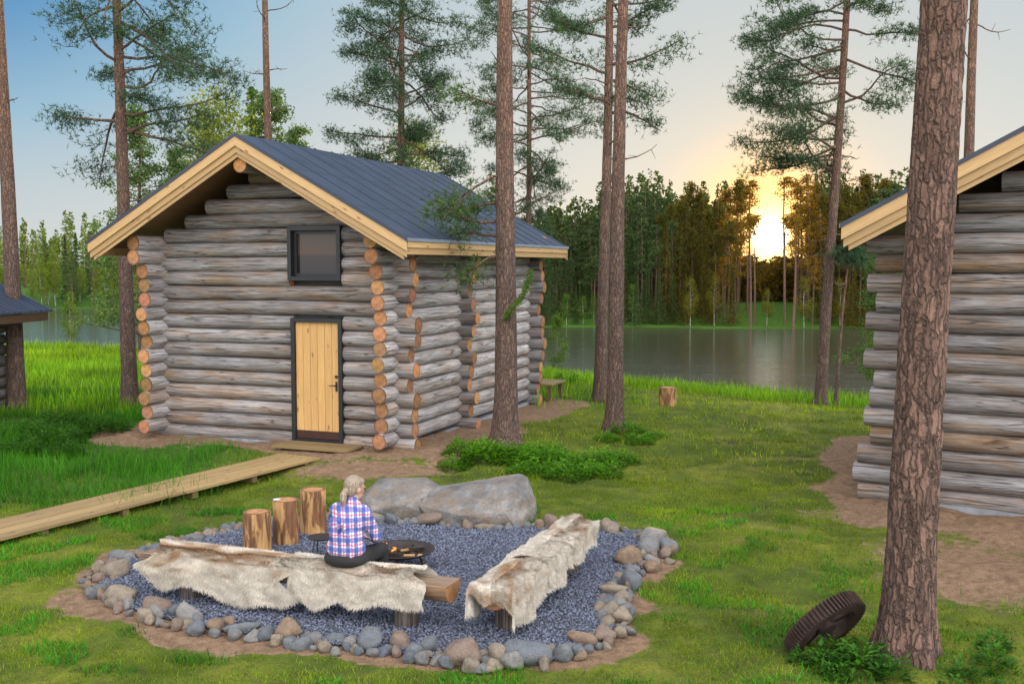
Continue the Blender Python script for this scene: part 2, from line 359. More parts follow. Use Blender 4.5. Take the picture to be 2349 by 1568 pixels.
wm=MB(); wm.add([(-300,20,-1),(300,20,-1),(300,170,-1),(-300,170,-1)],[[0,1,2,3]]); struct('water',wm.build('water',[m_water]),'calm river with small ripples reflecting trees and sky')
# gravel pit
gv=MB(); c0=RP.mean(0); gv.add(np.vstack([[(*c0,.02)],np.column_stack([RP,np.full(len(RP),.02)])]),[[0,1+k,1+(k+1)%len(RP)] for k in range(len(RP))])
N=76000; px=rng.uniform(-4.4,1.8,N); py=rng.uniform(8.3,13.3,N); ok=poly_sd(px,py,RING)<0.02; px,py=px[ok],py[ok]; n=len(px)
base=np.array([(1,0,0),(-1,0,0),(0,1,0),(0,-1,0),(0,0,1),(0,0,-1)],float); fo=np.array([(0,2,4),(2,1,4),(1,3,4),(3,0,4),(2,0,5),(1,2,5),(3,1,5),(0,3,5)])
sz=rng.uniform(.006,.015,n); V=base[None]*sz[:,None,None]*rng.uniform(.6,1.3,(n,6,1)); a=rng.uniform(0,6.28,n); b=rng.uniform(-1,1,n)
Rz=np.zeros((n,3,3)); Rz[:,0,0]=np.cos(a);Rz[:,0,1]=-np.sin(a);Rz[:,1,0]=np.sin(a);Rz[:,1,1]=np.cos(a);Rz[:,2,2]=1
Rx=np.zeros((n,3,3)); Rx[:,0,0]=1;Rx[:,1,1]=np.cos(b);Rx[:,1,2]=-np.sin(b);Rx[:,2,1]=np.sin(b);Rx[:,2,2]=np.cos(b)
V=np.einsum('nij,nkj->nki',Rz@Rx,V)+np.stack([px,py,.024+rng.uniform(0,.014,n)],1)[:,None]
g0=rng.uniform(.25,1.35,n)[:,None]*np.array([.145,.168,.235]); 
gv.add(V.reshape(-1,3),(fo[None]+np.arange(n)[:,None,None]*6).reshape(-1,3),1,None,np.repeat(g0,6,0))
o=thing('gravel',"blue grey crushed gravel bed inside the stone ring",None,mesh=gv.build('gravel',[m_gravel,m_gst]),kind='stuff')
# ---------------------------------------------------------------- grass
gb=MB()
def blades(px,py,hh,ww,colA,colB,lean=.5,flat=0.):
    n=len(px); pz=H(px,py); a=rng.uniform(0,2*np.pi,n); l=rng.uniform(0,lean,n)*hh; a2=rng.uniform(0,2*np.pi,n)
    p=np.stack([px,py,pz-.005],1); s=np.stack([np.cos(a),np.sin(a),0*a],1)*ww[:,None]/2
    tip=p+np.stack([np.cos(a2)*l,np.sin(a2)*l,hh*(1-flat)],1)
    V=np.stack([p-s,p+s,tip],1); k=rng.random(n)[:,None]; c=np.array(colA)*(1-k)+np.array(colB)*k
    pt=.35+.75*vnoise(px*.8,py*.8,41)[:,None]+.45*vnoise(px*2.6,py*2.6,43)[:,None]
    c=c*rng.uniform(.7,1.25,n)[:,None]*pt
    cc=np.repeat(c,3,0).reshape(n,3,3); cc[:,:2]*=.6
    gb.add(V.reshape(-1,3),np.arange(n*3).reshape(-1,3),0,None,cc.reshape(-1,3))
def scatter(n,y0,y1,fn):
    u=rng.random(n); y=np.sqrt(y0*y0+u*(y1*y1-y0*y0)); x=rng.uniform(-.53,.53,n)*y
    k=(poly_sd(x,y,RING)>.02)&(poly_sd(x,y,FA)>.15)&(poly_sd(x,y,FB)>.15)&(Yn(x)-y>0)
    x,y=x[k],y[k]; k=rng.random(len(x))<fn(x,y); return x[k],y[k]
pn=lambda x,y:sstep(.41,.62,.45*vnoise(x*1.6,y*1.6,11)+.55*vnoise(x*5,y*5,12))
x,y=scatter(270000,7.3,16,lambda x,y:(1-dirt(x,y))**2*(.08+.92*pn(x,y))*(1-lush(x,y)*.5))
blades(x,y,rng.uniform(.02,.06,len(x)),rng.uniform(.004,.009,len(x)),(.10,.19,.008),(.29,.36,.022),1.2)
x,y=scatter(120000,7.3,14,lambda x,y:(1-dirt(x,y))**2*sstep(.54,.67,vnoise(x*3.1,y*3.1,21))*sstep(7,-1,x))
blades(x,y,rng.uniform(.03,.09,len(x)),rng.uniform(.008,.018,len(x)),(.025,.14,.008),(.10,.34,.02),1.4)
x,y=scatter(26000,7.3,16,lambda x,y:.3+.7*(1-dirt(x,y)))
blades(x,y,rng.uniform(.01,.05,len(x)),rng.uniform(.006,.02,len(x)),(.12,.07,.03),(.32,.22,.10),2.5,.7)
x,y=scatter(130000,15.5,34,lambda x,y:(1-dirt(x,y))**2*(.10+.9*pn(x,y))*(1-lush(x,y)))
blades(x,y,rng.uniform(.04,.11,len(x)),rng.uniform(.010,.02,len(x)),(.12,.20,.008),(.34,.40,.022),1.)
x,y=scatter(150000,12.5,27,lambda x,y:(1-dirt(x,y))**2*lush(x,y)*(x<-3)*(.35+.65*pn(x*.5,y*.5)))
tall=sstep(.4,.75,vnoise(x*.7,y*.7,31))
blades(x,y,rng.uniform(.08,.22,len(x))*(1+.9*tall),rng.uniform(.008,.016,len(x)),(.02,.13,.005),(.09,.29,.012),.7)
x,y=scatter(150000,22,56,lambda x,y:lush(x,y)*(.35+.65*pn(x*.3,y*.3)))
blades(x,y,rng.uniform(.15,.42,len(x)),rng.uniform(.02,.04,len(x)),(.10,.26,.008),(.31,.47,.02),.7)
thing('grass',"short green grass and mossy turf with taller lush clumps",None,mesh=gb.build('grass',[m_grass]),kind='stuff')
# ---------------------------------------------------------------- cabins
def log(mb,p0,p1,r=.129,seg=18,warm=0.,wm=1.,br=1.):
    p0=np.array(p0,float);p1=np.array(p1,float);L=np.linalg.norm(p1-p0);n=max(2,int(L/.18)+1)
    t=np.linspace(0,1,n)[:,None]; P=p0+(p1-p0)*t; ph=rng.random(4)*6
    P=P+np.stack([0*t[:,0],0*t[:,0],.006*np.sin(t[:,0]*L*1.3+ph[0])],1)
    rr=r*(1+.022*np.sin(t[:,0]*L*1.6+ph[1])+.016*np.sin(t[:,0]*L*5+ph[2])+rng.uniform(-.012,.012,n))*(1+rng.uniform(-.08,.08)*(t[:,0]-.5)*2)
    e=rng.uniform(.6,1.35); ec=(e*rng.uniform(.95,1.1),e*rng.uniform(.85,1.08),e*rng.uniform(.8,1.2))
    tube(mb,P,rr,seg,0,1,(warm,wm,br*rng.uniform(.75,1.15)),None,ec)
def cabin(label,C,rot,W,L,open_door=True,part_y=None,xe=.75,ov=1.0,slope=.557,RZ=5.39,a0=.35,br=1.):
    th=thing('log_cabin',label,'cabin',(C[0],C[1],0),rot)
    s=.255; z0=.17
    dx0,dx1,dz1=W-1.93,W-.92,2.30; wx0,wx1,wz0,wz1=W-1.96,W-.92,2.95,3.88
    fr=MB()
    i=0
    while True:
        z=z0+s*i; i+=1
        half=(RZ-.33-z-.08)/slope
        if half<.25: break
        a,b=(-a0+rng.uniform(-.07,.05),W+.38+rng.uniform(-.09,.09)) if z<3.5 else (W/2-min(half,W/2+a0),W/2+min(half,W/2+.35))
        if z<3.5 and not open_door: a=-a0+rng.uniform(-.08,.08)-(.12 if i<4 else 0)
        warm=rng.uniform(0,.20)+(.45 if rng.random()<.10 else 0); bb=br if z<3.6 else .8*br
        cuts=[]
        if open_door:
            if z-.06<dz1: cuts.append((dx0,dx1))
            if wz0-.06<z<wz1+.06: cuts.append((wx0,wx1))
        seg=[(a,b)]
        for c in cuts: seg=[q for p in seg for q in ((p[0],min(p[1],c[0])),(max(p[0],c[1]),p[1])) if q[1]-q[0]>.02]
        for q in seg: log(fr,(q[0],0,z),(q[1],0,z),.130,18,warm,1.,bb)
    box(fr,(W/2,.04,RZ*.38),(W-.4,.03,RZ*.55),0,(0,1,.15))
    part(th,'log_wall',fr.build('log_wall',[m_log,m_end],True))
    for sx in (0,W):
        sm=MB()
        for k in range(14):
            z=z0+s*.5+s*k; ex=.32 if k>=12 else 0
            log(sm,(sx,-.52-ex+rng.uniform(-.10,.07),z),(sx,L+.42+ex*.5+rng.uniform(-.06,.06),z),.130,18,rng.uniform(0,.12)+(.4 if rng.random()<.06 else 0),.6,1.4)  # side logs paler in colour, standing in for bright sky light
        box(sm,(sx,L/2,1.9),(.03,L-.4,3.4),0,(0,1,.15))
        part(th,'log_wall',sm.build('log_wall',[m_log,m_end],True))
    bk=MB()
    for k in range(15): log(bk,(-.33+rng.uniform(-.05,.05),L,z0+s*k),(W+.38+rng.uniform(-.09,.09),L,z0+s*k),.130,14)
    for k in range(5):
        z=z0+s*(15+k); half=(RZ-.4-z)/slope
        if half>.2: log(bk,(W/2-half,L,z),(W/2+half,L,z),.13,12)
    part(th,'log_wall',bk.build('log_wall',[m_log,m_end],True))
    if part_y:
        pm=MB()
        for k in range(14): log(pm,(W-.25,part_y,z0+s*k),(W+.36+rng.uniform(-.10,.10),part_y,z0+s*k),.128,16,.1,.9,.9)
        part(th,'partition_wall',pm.build('partition_wall',[m_log,m_end],True))
    fm=MB()
    for a,b,c,d in ((W/2,0,W+.1,.22),(W/2,L,W+.1,.22),(0,L/2,.22,L-.25),(W,L/2,.22,L-.25)): box(fm,(a,b,-.03),(c,d,.30),0)
    part(th,'foundation',fm.build('foundation',[m_conc]))
    y0,y1=-ov,L+.64; rf=MB(); sof=MB()
    for sg in (-1,1):
        def P(q,y,dz): return (W/2+sg*q,y,RZ-slope*q+dz)
        Q=W/2+xe
        def slab(mb,q0,q1,ya,yb,z1,z2,mat=0,col=None):
            hexa(mb,[P(q0,ya,z1),P(q1,ya,z1),P(q1,yb,z1),P(q0,yb,z1),P(q0,ya,z2),P(q1,ya,z2),P(q1,yb,z2),P(q0,yb,z2)],mat,col)
        slab(rf,0,Q+.03,y0-.05,y1+.05,-.035,.0)
        yy=y0-.05
        while yy<y1: slab(rf,0,Q+.03,yy,yy+.035,.0,.016); yy+=.62
        for qq in (1.1,2.2): slab(rf,qq,qq+.015,y0,y1,0.,.006)
        slab(rf,0,Q+.035,y0-.062,y0-.052,-.045,.012)
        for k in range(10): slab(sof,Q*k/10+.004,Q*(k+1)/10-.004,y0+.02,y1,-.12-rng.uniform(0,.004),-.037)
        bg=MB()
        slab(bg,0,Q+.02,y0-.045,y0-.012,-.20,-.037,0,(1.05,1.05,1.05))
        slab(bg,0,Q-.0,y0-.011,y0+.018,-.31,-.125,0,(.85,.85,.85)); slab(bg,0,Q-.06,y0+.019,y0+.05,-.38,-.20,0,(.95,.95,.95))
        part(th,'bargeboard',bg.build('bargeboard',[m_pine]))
        bg=MB(); slab(bg,0,Q+.02,y1+.0,y1+.03,-.30,-.037); part(th,'bargeboard',bg.build('bargeboard',[m_pine]))
        xa=W/2+sg*Q; ez=RZ-slope*Q; fa=MB(); dr=MB()
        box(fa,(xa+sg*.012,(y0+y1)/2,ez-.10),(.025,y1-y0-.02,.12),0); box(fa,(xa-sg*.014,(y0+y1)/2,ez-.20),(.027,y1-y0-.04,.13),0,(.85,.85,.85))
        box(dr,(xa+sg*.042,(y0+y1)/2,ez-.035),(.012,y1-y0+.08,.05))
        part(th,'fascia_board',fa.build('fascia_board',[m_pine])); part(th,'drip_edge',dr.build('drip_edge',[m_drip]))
    part(th,'roof',rf.build('roof',[m_roof])); part(th,'soffit',sof.build('soffit',[m_soffit]))
    pu=MB(); log(pu,(W/2,y0+.08,RZ-.50),(W/2,y1-.1,RZ-.50),.125,18,.3)
    part(th,'ridge_beam',pu.build('ridge_beam',[m_log,m_end],True))
    if open_door:
        dfm=MB()
        for xx in (dx0+.035,dx1-.035): box(dfm,(xx,-.03,(dz1+.14)/2),(.07,.26,dz1-.14),0)
        box(dfm,((dx0+dx1)/2,-.03,dz1-.035),(dx1-dx0-.004,.262,.07),0); box(dfm,((dx0+dx1)/2,-.02,.17),(dx1-dx0-.144,.24,.05),0)
        part(th,'door_frame',dfm.build('door_frame',[m_black]))
        dp=MB(); nb=6; w=(dx1-dx0-.15)/nb
        for k in range(nb):
            a=dx0+.075+k*w; t=rng.uniform(.9,1.08)
            box(dp,(a+w/2,-.085,(dz1-.07+.34)/2),(w-.007,.05,dz1-.07-.34),0,(t,t,t))
        box(dp,((dx0+dx1)/2,-.07,(dz1+.13)/2),(dx1-dx0-.15,.03,dz1-.27),0,(.4,.35,.3))
        dr=part(th,'door',dp.build('door_panel',[m_door]))
        kp=MB(); box(kp,((dx0+dx1)/2,-.09,.27),(dx1-dx0-.152,.055,.135)); part(dr,'kick_plate',kp.build('kick_plate',[m_kick]))
        hm=MB(); xh=dx1-.13; box(hm,(xh,-.118,1.13),(.035,.012,.17)); tube(hm,[(xh,-.12,1.15),(xh,-.165,1.15)],.011,8); tube(hm,[(xh+.01,-.165,1.15),(xh-.06,-.17,1.15),(xh-.12,-.165,1.145)],[.011,.010,.008],8)
        part(dr,'handle',hm.build('handle',[m_black],True)); lk=MB(); tube(lk,[(xh,-.11,1.30),(xh,-.135,1.30)],.026,14,cap=0); part(dr,'lock',lk.build('lock',[m_black],True))
        win=MB(); cx=(wx0+wx1)/2; cz=(wz0+wz1)/2; ww=wx1-wx0; wh=wz1-wz0
        box(win,(cx,-.02,cz),(ww-.12,.02,wh-.12)); wo=part(th,'window',win.build('window_pane',[m_glass]))
        wf=MB()
        for xx in (wx0+.035,wx1-.035): box(wf,(xx,-.04,cz),(.07,.28,wh))
        for zz in (wz0+.035,wz1-.035): box(wf,(cx,-.04,zz),(ww-.142,.278,.07))
        for xx in (wx0+.10,wx1-.10): box(wf,(xx,-.05,cz),(.05,.06,wh-.15))
        for zz in (wz0+.10,wz1-.10): box(wf,(cx,-.05,zz),(ww-.25,.058,.05))
        part(wo,'frame',wf.build('frame',[m_black]))
    return th
cabA=cabin("weathered grey log cabin with pine door and dark felt gable roof",A_C,A_R,A_W,A_L,True,2.635)
cabB=cabin("weathered log cabin with pine bargeboards standing on sandy ground",B_C,B_R,B_W,B_L,False,None,1.0,.75,.52,5.62,.80,.84)
def axes(r): return np.array([[math.cos(r),-math.sin(r),0],[math.sin(r),math.cos(r),0],[0,0,1]])
st=thing('doorstep',"low weathered wooden step in front of the cabin door",'step',(-3.28,17.62,0),A_R); sm=MB()
for k in range(4): box(sm,(0,-.22+k*.145,.17),(1.45,.138,.035),0,(rng.uniform(.5,.8),)*3)
for xx in (-.6,.6): box(sm,(xx,0,.07),(.08,.5,.16),0,(.4,.4,.4))
st2=part(st,'tread',sm.build('tread',[m_walk]))
bw=MB(); a=np.array([-3.45,17.0]); b=np.array([-9.2,6.3]); d=(b-a)/np.linalg.norm(b-a); ang=math.atan2(d[1],d[0]); nrm=np.array([-d[1],d[0]]); Lw=np.linalg.norm(b-a)
for k in range(4):
    s0=0
    while s0<Lw:
        s1=min(Lw,s0+rng.uniform(2.8,3.8)); c=a+d*(s0+s1)/2+nrm*(-.315+.21*k); box(bw,(c[0],c[1],.115+rng.uniform(-.004,.004)),(s1-s0-.012,.196,.035),0,(rng.uniform(.8,1.2),)*3,axes(ang)); s0=s1
for s0 in np.arange(.3,Lw,1.2):
    c=a+d*s0; box(bw,(c[0],c[1],.045),(.1,.78,.09),0,(.5,.5,.5),axes(ang))
struct('boardwalk',bw.build('boardwalk',[m_walk]),'narrow pale plank boardwalk leading over the grass to the cabin')
dk=MB()
for k in range(5): box(dk,(0,-.4+k*.2,.42),(1.6,.19,.04),0,(.9,.95,1.0))
for xx in (-.7,.7):
    for yy in (-.4,.4): box(dk,(xx,yy,.05),(.09,.09,.7),0,(.5,.5,.5))
dx=A_C+np.array([math.cos(A_R),math.sin(A_R)])*4.5+np.array([-math.sin(A_R),math.cos(A_R)])*(A_L+.75)
t=thing('wooden_deck',"small grey wooden deck on posts behind the cabin",'deck',(dx[0],dx[1],hz(*dx)),A_R,mesh=dk.build('wooden_deck',[m_walk]))
ht=thing('log_hut',"small dark log hut with ribbed metal roof",'hut',(-11.66,20.0,-.14),rad(-10))
hm=MB()
for k in range(9): log(hm,(-3.2,0,.2+.24*k),(.28+rng.uniform(-.05,.05),0,.2+.24*k),.125,14,.05,1.,.5); log(hm,(0,-.35+rng.uniform(-.05,.05),.32+.24*k),(0,3.,.32+.24*k),.125,14,.05,1.,.5)
part(ht,'log_wall',hm.build('log_wall',[m_log,m_end],True))
hr=MB()
for k in range(24):
    y0=-.9+k*.18
    for a,b,zt in ((0,.10,.0),(.10,.18,.025)):
        x1,x0=.95,-2.2; f=lambda x,dz:(2.36+ (x1-x)*.46)+dz
        hexa(hr,[(x0,y0+a,f(x0,-.02)),(x1,y0+a,f(x1,-.02)),(x1,y0+b,f(x1,-.02)),(x0,y0+b,f(x0,-.02)),(x0,y0+a,f(x0,zt)),(x1,y0+a,f(x1,zt)),(x1,y0+b,f(x1,zt)),(x0,y0+b,f(x0,zt))])
part(ht,'roof',hr.build('roof',[m_roof])); hf=MB(); box(hf,(.90,1.2,2.24),(.04,4.2,.18),0,(.4,.4,.4)); 
hexa(hf,[(-2.2,-.88,3.55),(.9,-.88,2.13),(.9,-.84,2.13),(-2.2,-.84,3.55),(-2.2,-.88,3.78),(.9,-.88,2.35),(.9,-.84,2.35),(-2.2,-.84,3.78)],0,(.4,.4,.4)); part(ht,'fascia_board',hf.build('fascia_board',[m_soffit]))
# ---------------------------------------------------------------- rocks
def rock_mesh(seed,p=10,sub=3,nz=.06,np_=14):
    r=np.random.default_rng(seed); v,f=ico(sub)
    N_=r.normal(size=(np_,3)); N_/=np.linalg.norm(N_,axis=1)[:,None]; D=r.uniform(.72,1.,np_)
    k=np.maximum(v@N_.T,.02)/D; rr=(k**p).sum(1)**(-1/p); rr=np.minimum(rr,1.5)
    P=v*rr[:,None]
    d=np.array([noise.fractal(Vector(q*1.7+seed),1.,2.,4) for q in P]); P=P*(1+nz*d[:,None])
    mb=MB(); mb.add(P,f); return mb
def hull_rock(pts,seed,bev=.010,amp=.014):
    b=bmesh.new()
    for p in pts: b.verts.new(p)
    r=bmesh.ops.convex_hull(b,input=list(b.verts)); bmesh.ops.delete(b,geom=[q for q in r['geom_interior'] if isinstance(q,bmesh.types.BMVert)],context='VERTS')
    bmesh.ops.bevel(b,geom=list(b.edges),offset=bev,segments=2,profile=.6,affect='EDGES')
    bmesh.ops.triangulate(b,faces=list(b.faces))
    for _ in range(4): bmesh.ops.subdivide_edges(b,edges=list(b.edges),cuts=1,use_grid_fill=True)
    for v in b.verts:
        q=v.co*2.3+Vector((seed,seed,0)); d=noise.fractal(q,.8,2.,6); w=noise.noise(Vector((q.x*.6,q.y*.6,q.z*3.2+d*.5)))
        v.co+=v.co.normalized()*(amp*d+amp*.8*w)
    me=bpy.data.meshes.new('boulder_mesh'); b.to_mesh(me); b.free(); me.materials.append(m_boulder)
    me.polygons.foreach_set('use_smooth',np.zeros(len(me.polygons),bool)); return me
def stone_obj(me,x,y,s,sq=(1,1,.75),rz=None,lab="rounded field stone in the ring around the gravel",grp='stones ringing the fire pit'):
    return thing('stone',lab,'stone',(x,y,hz(x,y)*.5+s*sq[2]*.55),R.uniform(0,6.28) if rz is None else rz,me,grp,scale=(s*sq[0],s*sq[1],s*sq[2]),rot=(R.uniform(-.25,.25),R.uniform(-.25,.25),R.uniform(0,6.28)))
SM=[rock_mesh(i+3,p=(5,9,16)[i%3],nz=.08).build('stone_mesh',[m_stone],True) for i in range(15)]
seg=np.linalg.norm(np.roll(RP,-1,0)-RP,axis=1); cum=np.concatenate([[0],np.cumsum(seg)]); tot=cum[-1]; RPc=np.vstack([RP,RP[:1]])
def along(s): s%=tot; return np.array([np.interp(s,cum,RPc[:,0]),np.interp(s,cum,RPc[:,1])])
def nrm_at(s): t=along(s+.05)-along(s-.05); t/=np.linalg.norm(t); return np.array([t[1],-t[0]])
placed=[]
def try_stone(x,y,s,k=.72):
    for q in placed:
        if math.hypot(q[0]-x,q[1]-y)<(q[2]+s)*k: return False
    placed.append((x,y,s)); stone_obj(R.choice(SM),x,y,s,(R.uniform(.8,1.25),R.uniform(.8,1.1),R.uniform(.7,1.05))); return True
for x,y,s in ((-3.75,9.95,.15),(-3.35,9.72,.14),(.18,8.42,.17),(.02,8.3,.09),(-2.95,9.4,.12),(-4.1,10.75,.13),(1.5,11.6,.14),(1.28,11.2,.12),(1.6,12.0,.15),(1.72,11.75,.11),(-.35,8.4,.12),(.62,8.8,.11),(-1.9,8.95,.11),(-2.35,9.1,.10),(.45,12.75,.10),(-1.2,8.72,.11)): try_stone(x,y,s,.3)
for it in range(5000):
    s=R.uniform(0,tot); p=along(s); n_=nrm_at(s); front=p[1]<10.2 or p[0]<-3.8
    w=.15 if front else .09
    if p[0]>.9 and p[1]>10.8: w=.16
    q=p+n_*R.uniform(-w,w); z=R.choice([R.uniform(.038,.06),R.uniform(.05,.075),R.uniform(.065,.098)])
    if len(placed)<292: try_stone(q[0],q[1],z,.70 if it<2400 else .58)
b1=hull_rock([(-.35,-.38,-.1),(.55,-.36,-.1),(.74,.1,-.1),(-.5,.3,-.1),(.6,.6,-.1),(-.3,.6,-.1),(-.76,-.10,.22),(-.54,.38,.36),(.52,.52,.50),(.38,-.16,.46),(.72,.06,.26),(-.22,-.44,.18),(.06,-.44,.14),(.62,.36,.48),(-.70,-.05,.05),(.34,-.42,.20),(.64,-.05,.38)],3.)
thing('boulder',"large flat topped grey boulder beside the gravel pit",'boulder',(-.42,13.15,.0),0,b1)
b2=hull_rock([(-.6,-.3,-.1),(.6,-.3,-.1),(.6,.5,-.1),(-.5,.5,-.1),(-.42,-.15,.28),(-.30,.3,.40),(.3,.35,.42),(.6,0,.32),(.1,-.34,.20),(-.66,.1,.10),(-.3,-.36,.12),(.2,-.1,.37)],9.,.02,.012)
thing('boulder',"low smooth grey boulder leaning against a larger one",'boulder',(-1.45,13.55,.0),0,b2)
for x,y,s in ((-1.02,12.98,.17),(-4.0,16.6,.08),(-1.75,13.0,.13)): stone_obj(R.choice(SM),x,y,s,lab="grey stone lying on the ground",grp='loose stones near the boulders')
# ---------------------------------------------------------------- stumps
def f_stool(g):
    o=g.obj(); n=g.noise(g.mapv(o,(5,5,1.2)),2.,5,.6,.5); f=g.noise(g.mapv(o,(22,22,1.5)),2,4)
    c=g.mix(g.ramp(n,[(.44,0.),(.54,1.)]),g.ramp(f,[(.3,(.36,.20,.075)),(.7,(.56,.33,.13))]),g.ramp(f,[(.3,(.08,.035,.015)),(.7,(.26,.12,.05))]))
    g.pr(c,.75,g.bump(n,.5,.02))
m_stool=M('stool_bark',f_stool)
def stump(x,y,r,h,lab,name='log_stool',cat='log stool'):
    mb=MB(); n=14; z=np.linspace(-.02,h,n); P=np.stack([0*z,0*z,z],1); sd=rng.random()*50
    def dsp(n_,sg):
        th=np.arange(sg+1)%sg; return .05*vnoise(th[None]*.45+sd,np.arange(n_)[:,None]*.3+sd)-.02+0*np.zeros((n_,sg+1))
    tube(mb,P,np.full(n,r),28,0,1,(1.,1.,.85),dsp,(1.05,1.05,1.0)); 
    return thing(name,lab,cat,(x,y,hz(x,y)),R.uniform(0,6),mb.build(name,[m_stool,m_end],True),None)
stump(-2.85,11.67,.155,.47,"upright log stool with half peeled orange bark"); stump(-2.60,12.0,.145,.53,"upright log stool of brown debarked pine"); stump(-2.38,12.5,.155,.54,"upright log stool standing beside the stone ring")
stump(3.6,24.2,.2,.42,"old cut tree stump in the grass near the river",'tree_stump','tree stump')
cup=MB(); tube(cup,[(0,0,0),(0,0,.010)],[.04,.045],16,cap=0); thing('plate',"small white plate resting on a log stool",'plate',(-2.69,11.95,.535),0,cup.build('plate',[m_white],True))
# ---------------------------------------------------------------- benches
def bench(x,y,rz,L,lab,ec=.85):
    th=thing('log_bench',lab,'bench',(x,y,0),rz); mb=MB(); seg=20; r=.165
    a=np.linspace(math.pi,2*math.pi,seg); prof=np.stack([np.cos(a)*r,np.sin(a)*r*1.0+.0],1); 
    nl=14; xs_=np.linspace(-L/2,L/2,nl); 
    P=np.array([[ (xx,p[0]*(1+.04*math.sin(xx*3+k*.1)),.44+p[1]*(1+.05*math.sin(xx*4+1))) for k,p in enumerate(prof)] for xx in xs_])
    idx=np.arange(nl-1)[:,None]*seg+np.arange(seg)[None]; nx_=np.arange(nl-1)[:,None]*seg+(np.arange(seg)[None]+1)%seg
    mb.add(P.reshape(-1,3),np.stack([idx,nx_,nx_+seg,idx+seg],-1).reshape(-1,4),0,np.stack([np.repeat(xs_,seg),np.tile(a*.2,nl)],1)+5,(.7,1,.9))
    for e in (0,nl-1): mb.add(P[e],[list(range(seg)) if e else list(range(seg))[::-1]],1,prof*.6,(ec,ec*.95,ec*.9))
    part(th,'seat',mb.build('seat',[m_log,m_end]))
    for sx in (-1,1):
        lm=MB(); tube(lm,[(sx*L*.36,0,-.02),(sx*L*.36,0,.31)],.11,16,0,1,(.4,1,.4)); part(th,'leg',lm.build('leg',[m_log,m_end],True))
    return th
B1=(-2.02,9.66,rad(-20)); B2=(.27,10.05,rad(69.2))
bench(*B1,3.2,"half log bench draped with pale reindeer hides"); bench(*B2,2.45,"half log bench covered with white and tan hides",.7)
def hide(B,s0,s1,seed,brown,hf,hb,lab,lift=0.0,endL=9.):
    r=np.random.default_rng(seed); ns,nt=80,56; S=np.linspace(0,1,ns); T=np.linspace(-1,1,nt); SS,TT=np.meshgrid(S,T,indexing='ij')
    fr=np.where(TT<0,hf,hb); nzs=.75*vnoise(SS*3.5+seed,TT*0+np.sign(TT)*3,seed)+.28*vnoise(SS*10,np.sign(TT)*2.,seed+1)
    hang=fr*(.55+.70*nzs); hang*= .65+.35*np.sin(np.pi*np.clip(SS,0.02,.98))**.5
    arc=np.abs(TT)*(.17+hang); sx=s0+(s1-s0)*(SS+(.12*(vnoise(TT*3,SS*0,seed+4)-.5)*2)*(np.abs(SS-.5)*2)**2)
    top=.17; fy=np.where(arc<top,arc,top+.045*np.sin(np.clip((arc-top)/.10,0,1)*1.57)-.02*np.clip(arc-top-.1,0,1)); 
    fz=np.where(arc<top,.028*(1-(arc/top)**2),-.035*(1-np.cos(np.clip((arc-top)/.10,0,1)*1.57))-np.clip(arc-top-.06,0,9)*.97)
    fold=np.clip((arc-top)/.2,0,1); fy=fy+fold*(.026*np.sin(SS*13+seed+2*vnoise(SS*4,TT,seed))+.008*np.sin(SS*29+TT)); 
    wr=.022*(vnoise(SS*6,TT*4,seed+7)-.35)*2
    over=np.clip(np.abs(sx)-endL,0,1); sx=np.where(over>0,np.sign(sx)*(endL+.035*np.sin(np.clip(over/.06,0,1)*1.57)),sx)
    P=np.stack([sx,np.sign(TT)*fy,.468+lift+fz+wr-np.clip(over-.02,0,1)*.95],-1)
    P[...,2]=np.maximum(P[...,2],.035)
    pc=vnoise(SS*5,TT*3,seed+9)*.55+vnoise(SS*13,TT*9,seed+10)*.45
    bf=np.clip((.95-np.abs(TT-.0)*1.15)*brown*1.35+(pc-.5)*2.4*brown+ (brown-.65)*.4,0,1)
    bf=sstep(.15,1.0,bf); c=np.array([.76,.70,.60])*(1-bf[...,None])+np.array([.44,.285,.165])*bf[...,None]; c=c*(.72+.36*vnoise(SS*20,TT*20,seed+3))[...,None]
    mb=MB(); i=(np.arange(ns-1)[:,None]*nt+np.arange(nt-1)[None]).ravel(); mb.add(P.reshape(-1,3),np.stack([i,i+1,i+nt+1,i+nt],1),0,None,c.reshape(-1,3))
    n=int(32000*(s1-s0)/1.0); a=r.uniform(0,ns-1.001,n); b=r.uniform(0,nt-1.001,n); ia,ib=a.astype(int),b.astype(int); fa,fb=(a-ia)[:,None],(b-ib)[:,None]
    p00,p10,p01,p11=P[ia,ib],P[ia+1,ib],P[ia,ib+1],P[ia+1,ib+1]; p=p00*(1-fa)*(1-fb)+p10*fa*(1-fb)+p01*(1-fa)*fb+p11*fa*fb
    ts=p10-p00; tt=p01-p00; nn=np.cross(ts,tt); nn/=np.linalg.norm(nn,axis=1)[:,None]+1e-9
    tt/=np.linalg.norm(tt,axis=1)[:,None]+1e-9; ts/=np.linalg.norm(ts,axis=1)[:,None]+1e-9
    sg=np.sign(TT[ia,ib])[:,None]; up=np.where(np.abs(nn[:,2:3])>.3,np.sign(nn[:,2:3]),np.sign((nn[:,1:2])*np.sign(p[:,1:2])+1e-9)); nn=nn*up
    edge=(np.abs(TT[ia,ib])>.93)|(S[ia]<.02)|(S[ia]>.98)
    d=nn*r.uniform(.2,.6,(n,1))+tt*sg*r.uniform(.3,1.0,(n,1))+ts*r.uniform(-.45,.45,(n,1)); d/=np.linalg.norm(d,axis=1)[:,None]
    d[:,2]-=.1; ln=r.uniform(.014,.032,n)*np.where(edge,1.6,1); w=np.cross(d,nn); w/=np.linalg.norm(w,axis=1)[:,None]+1e-9; w*=.003
    tip=p+d*ln[:,None]; tip[:,2]=np.maximum(tip[:,2],.03)
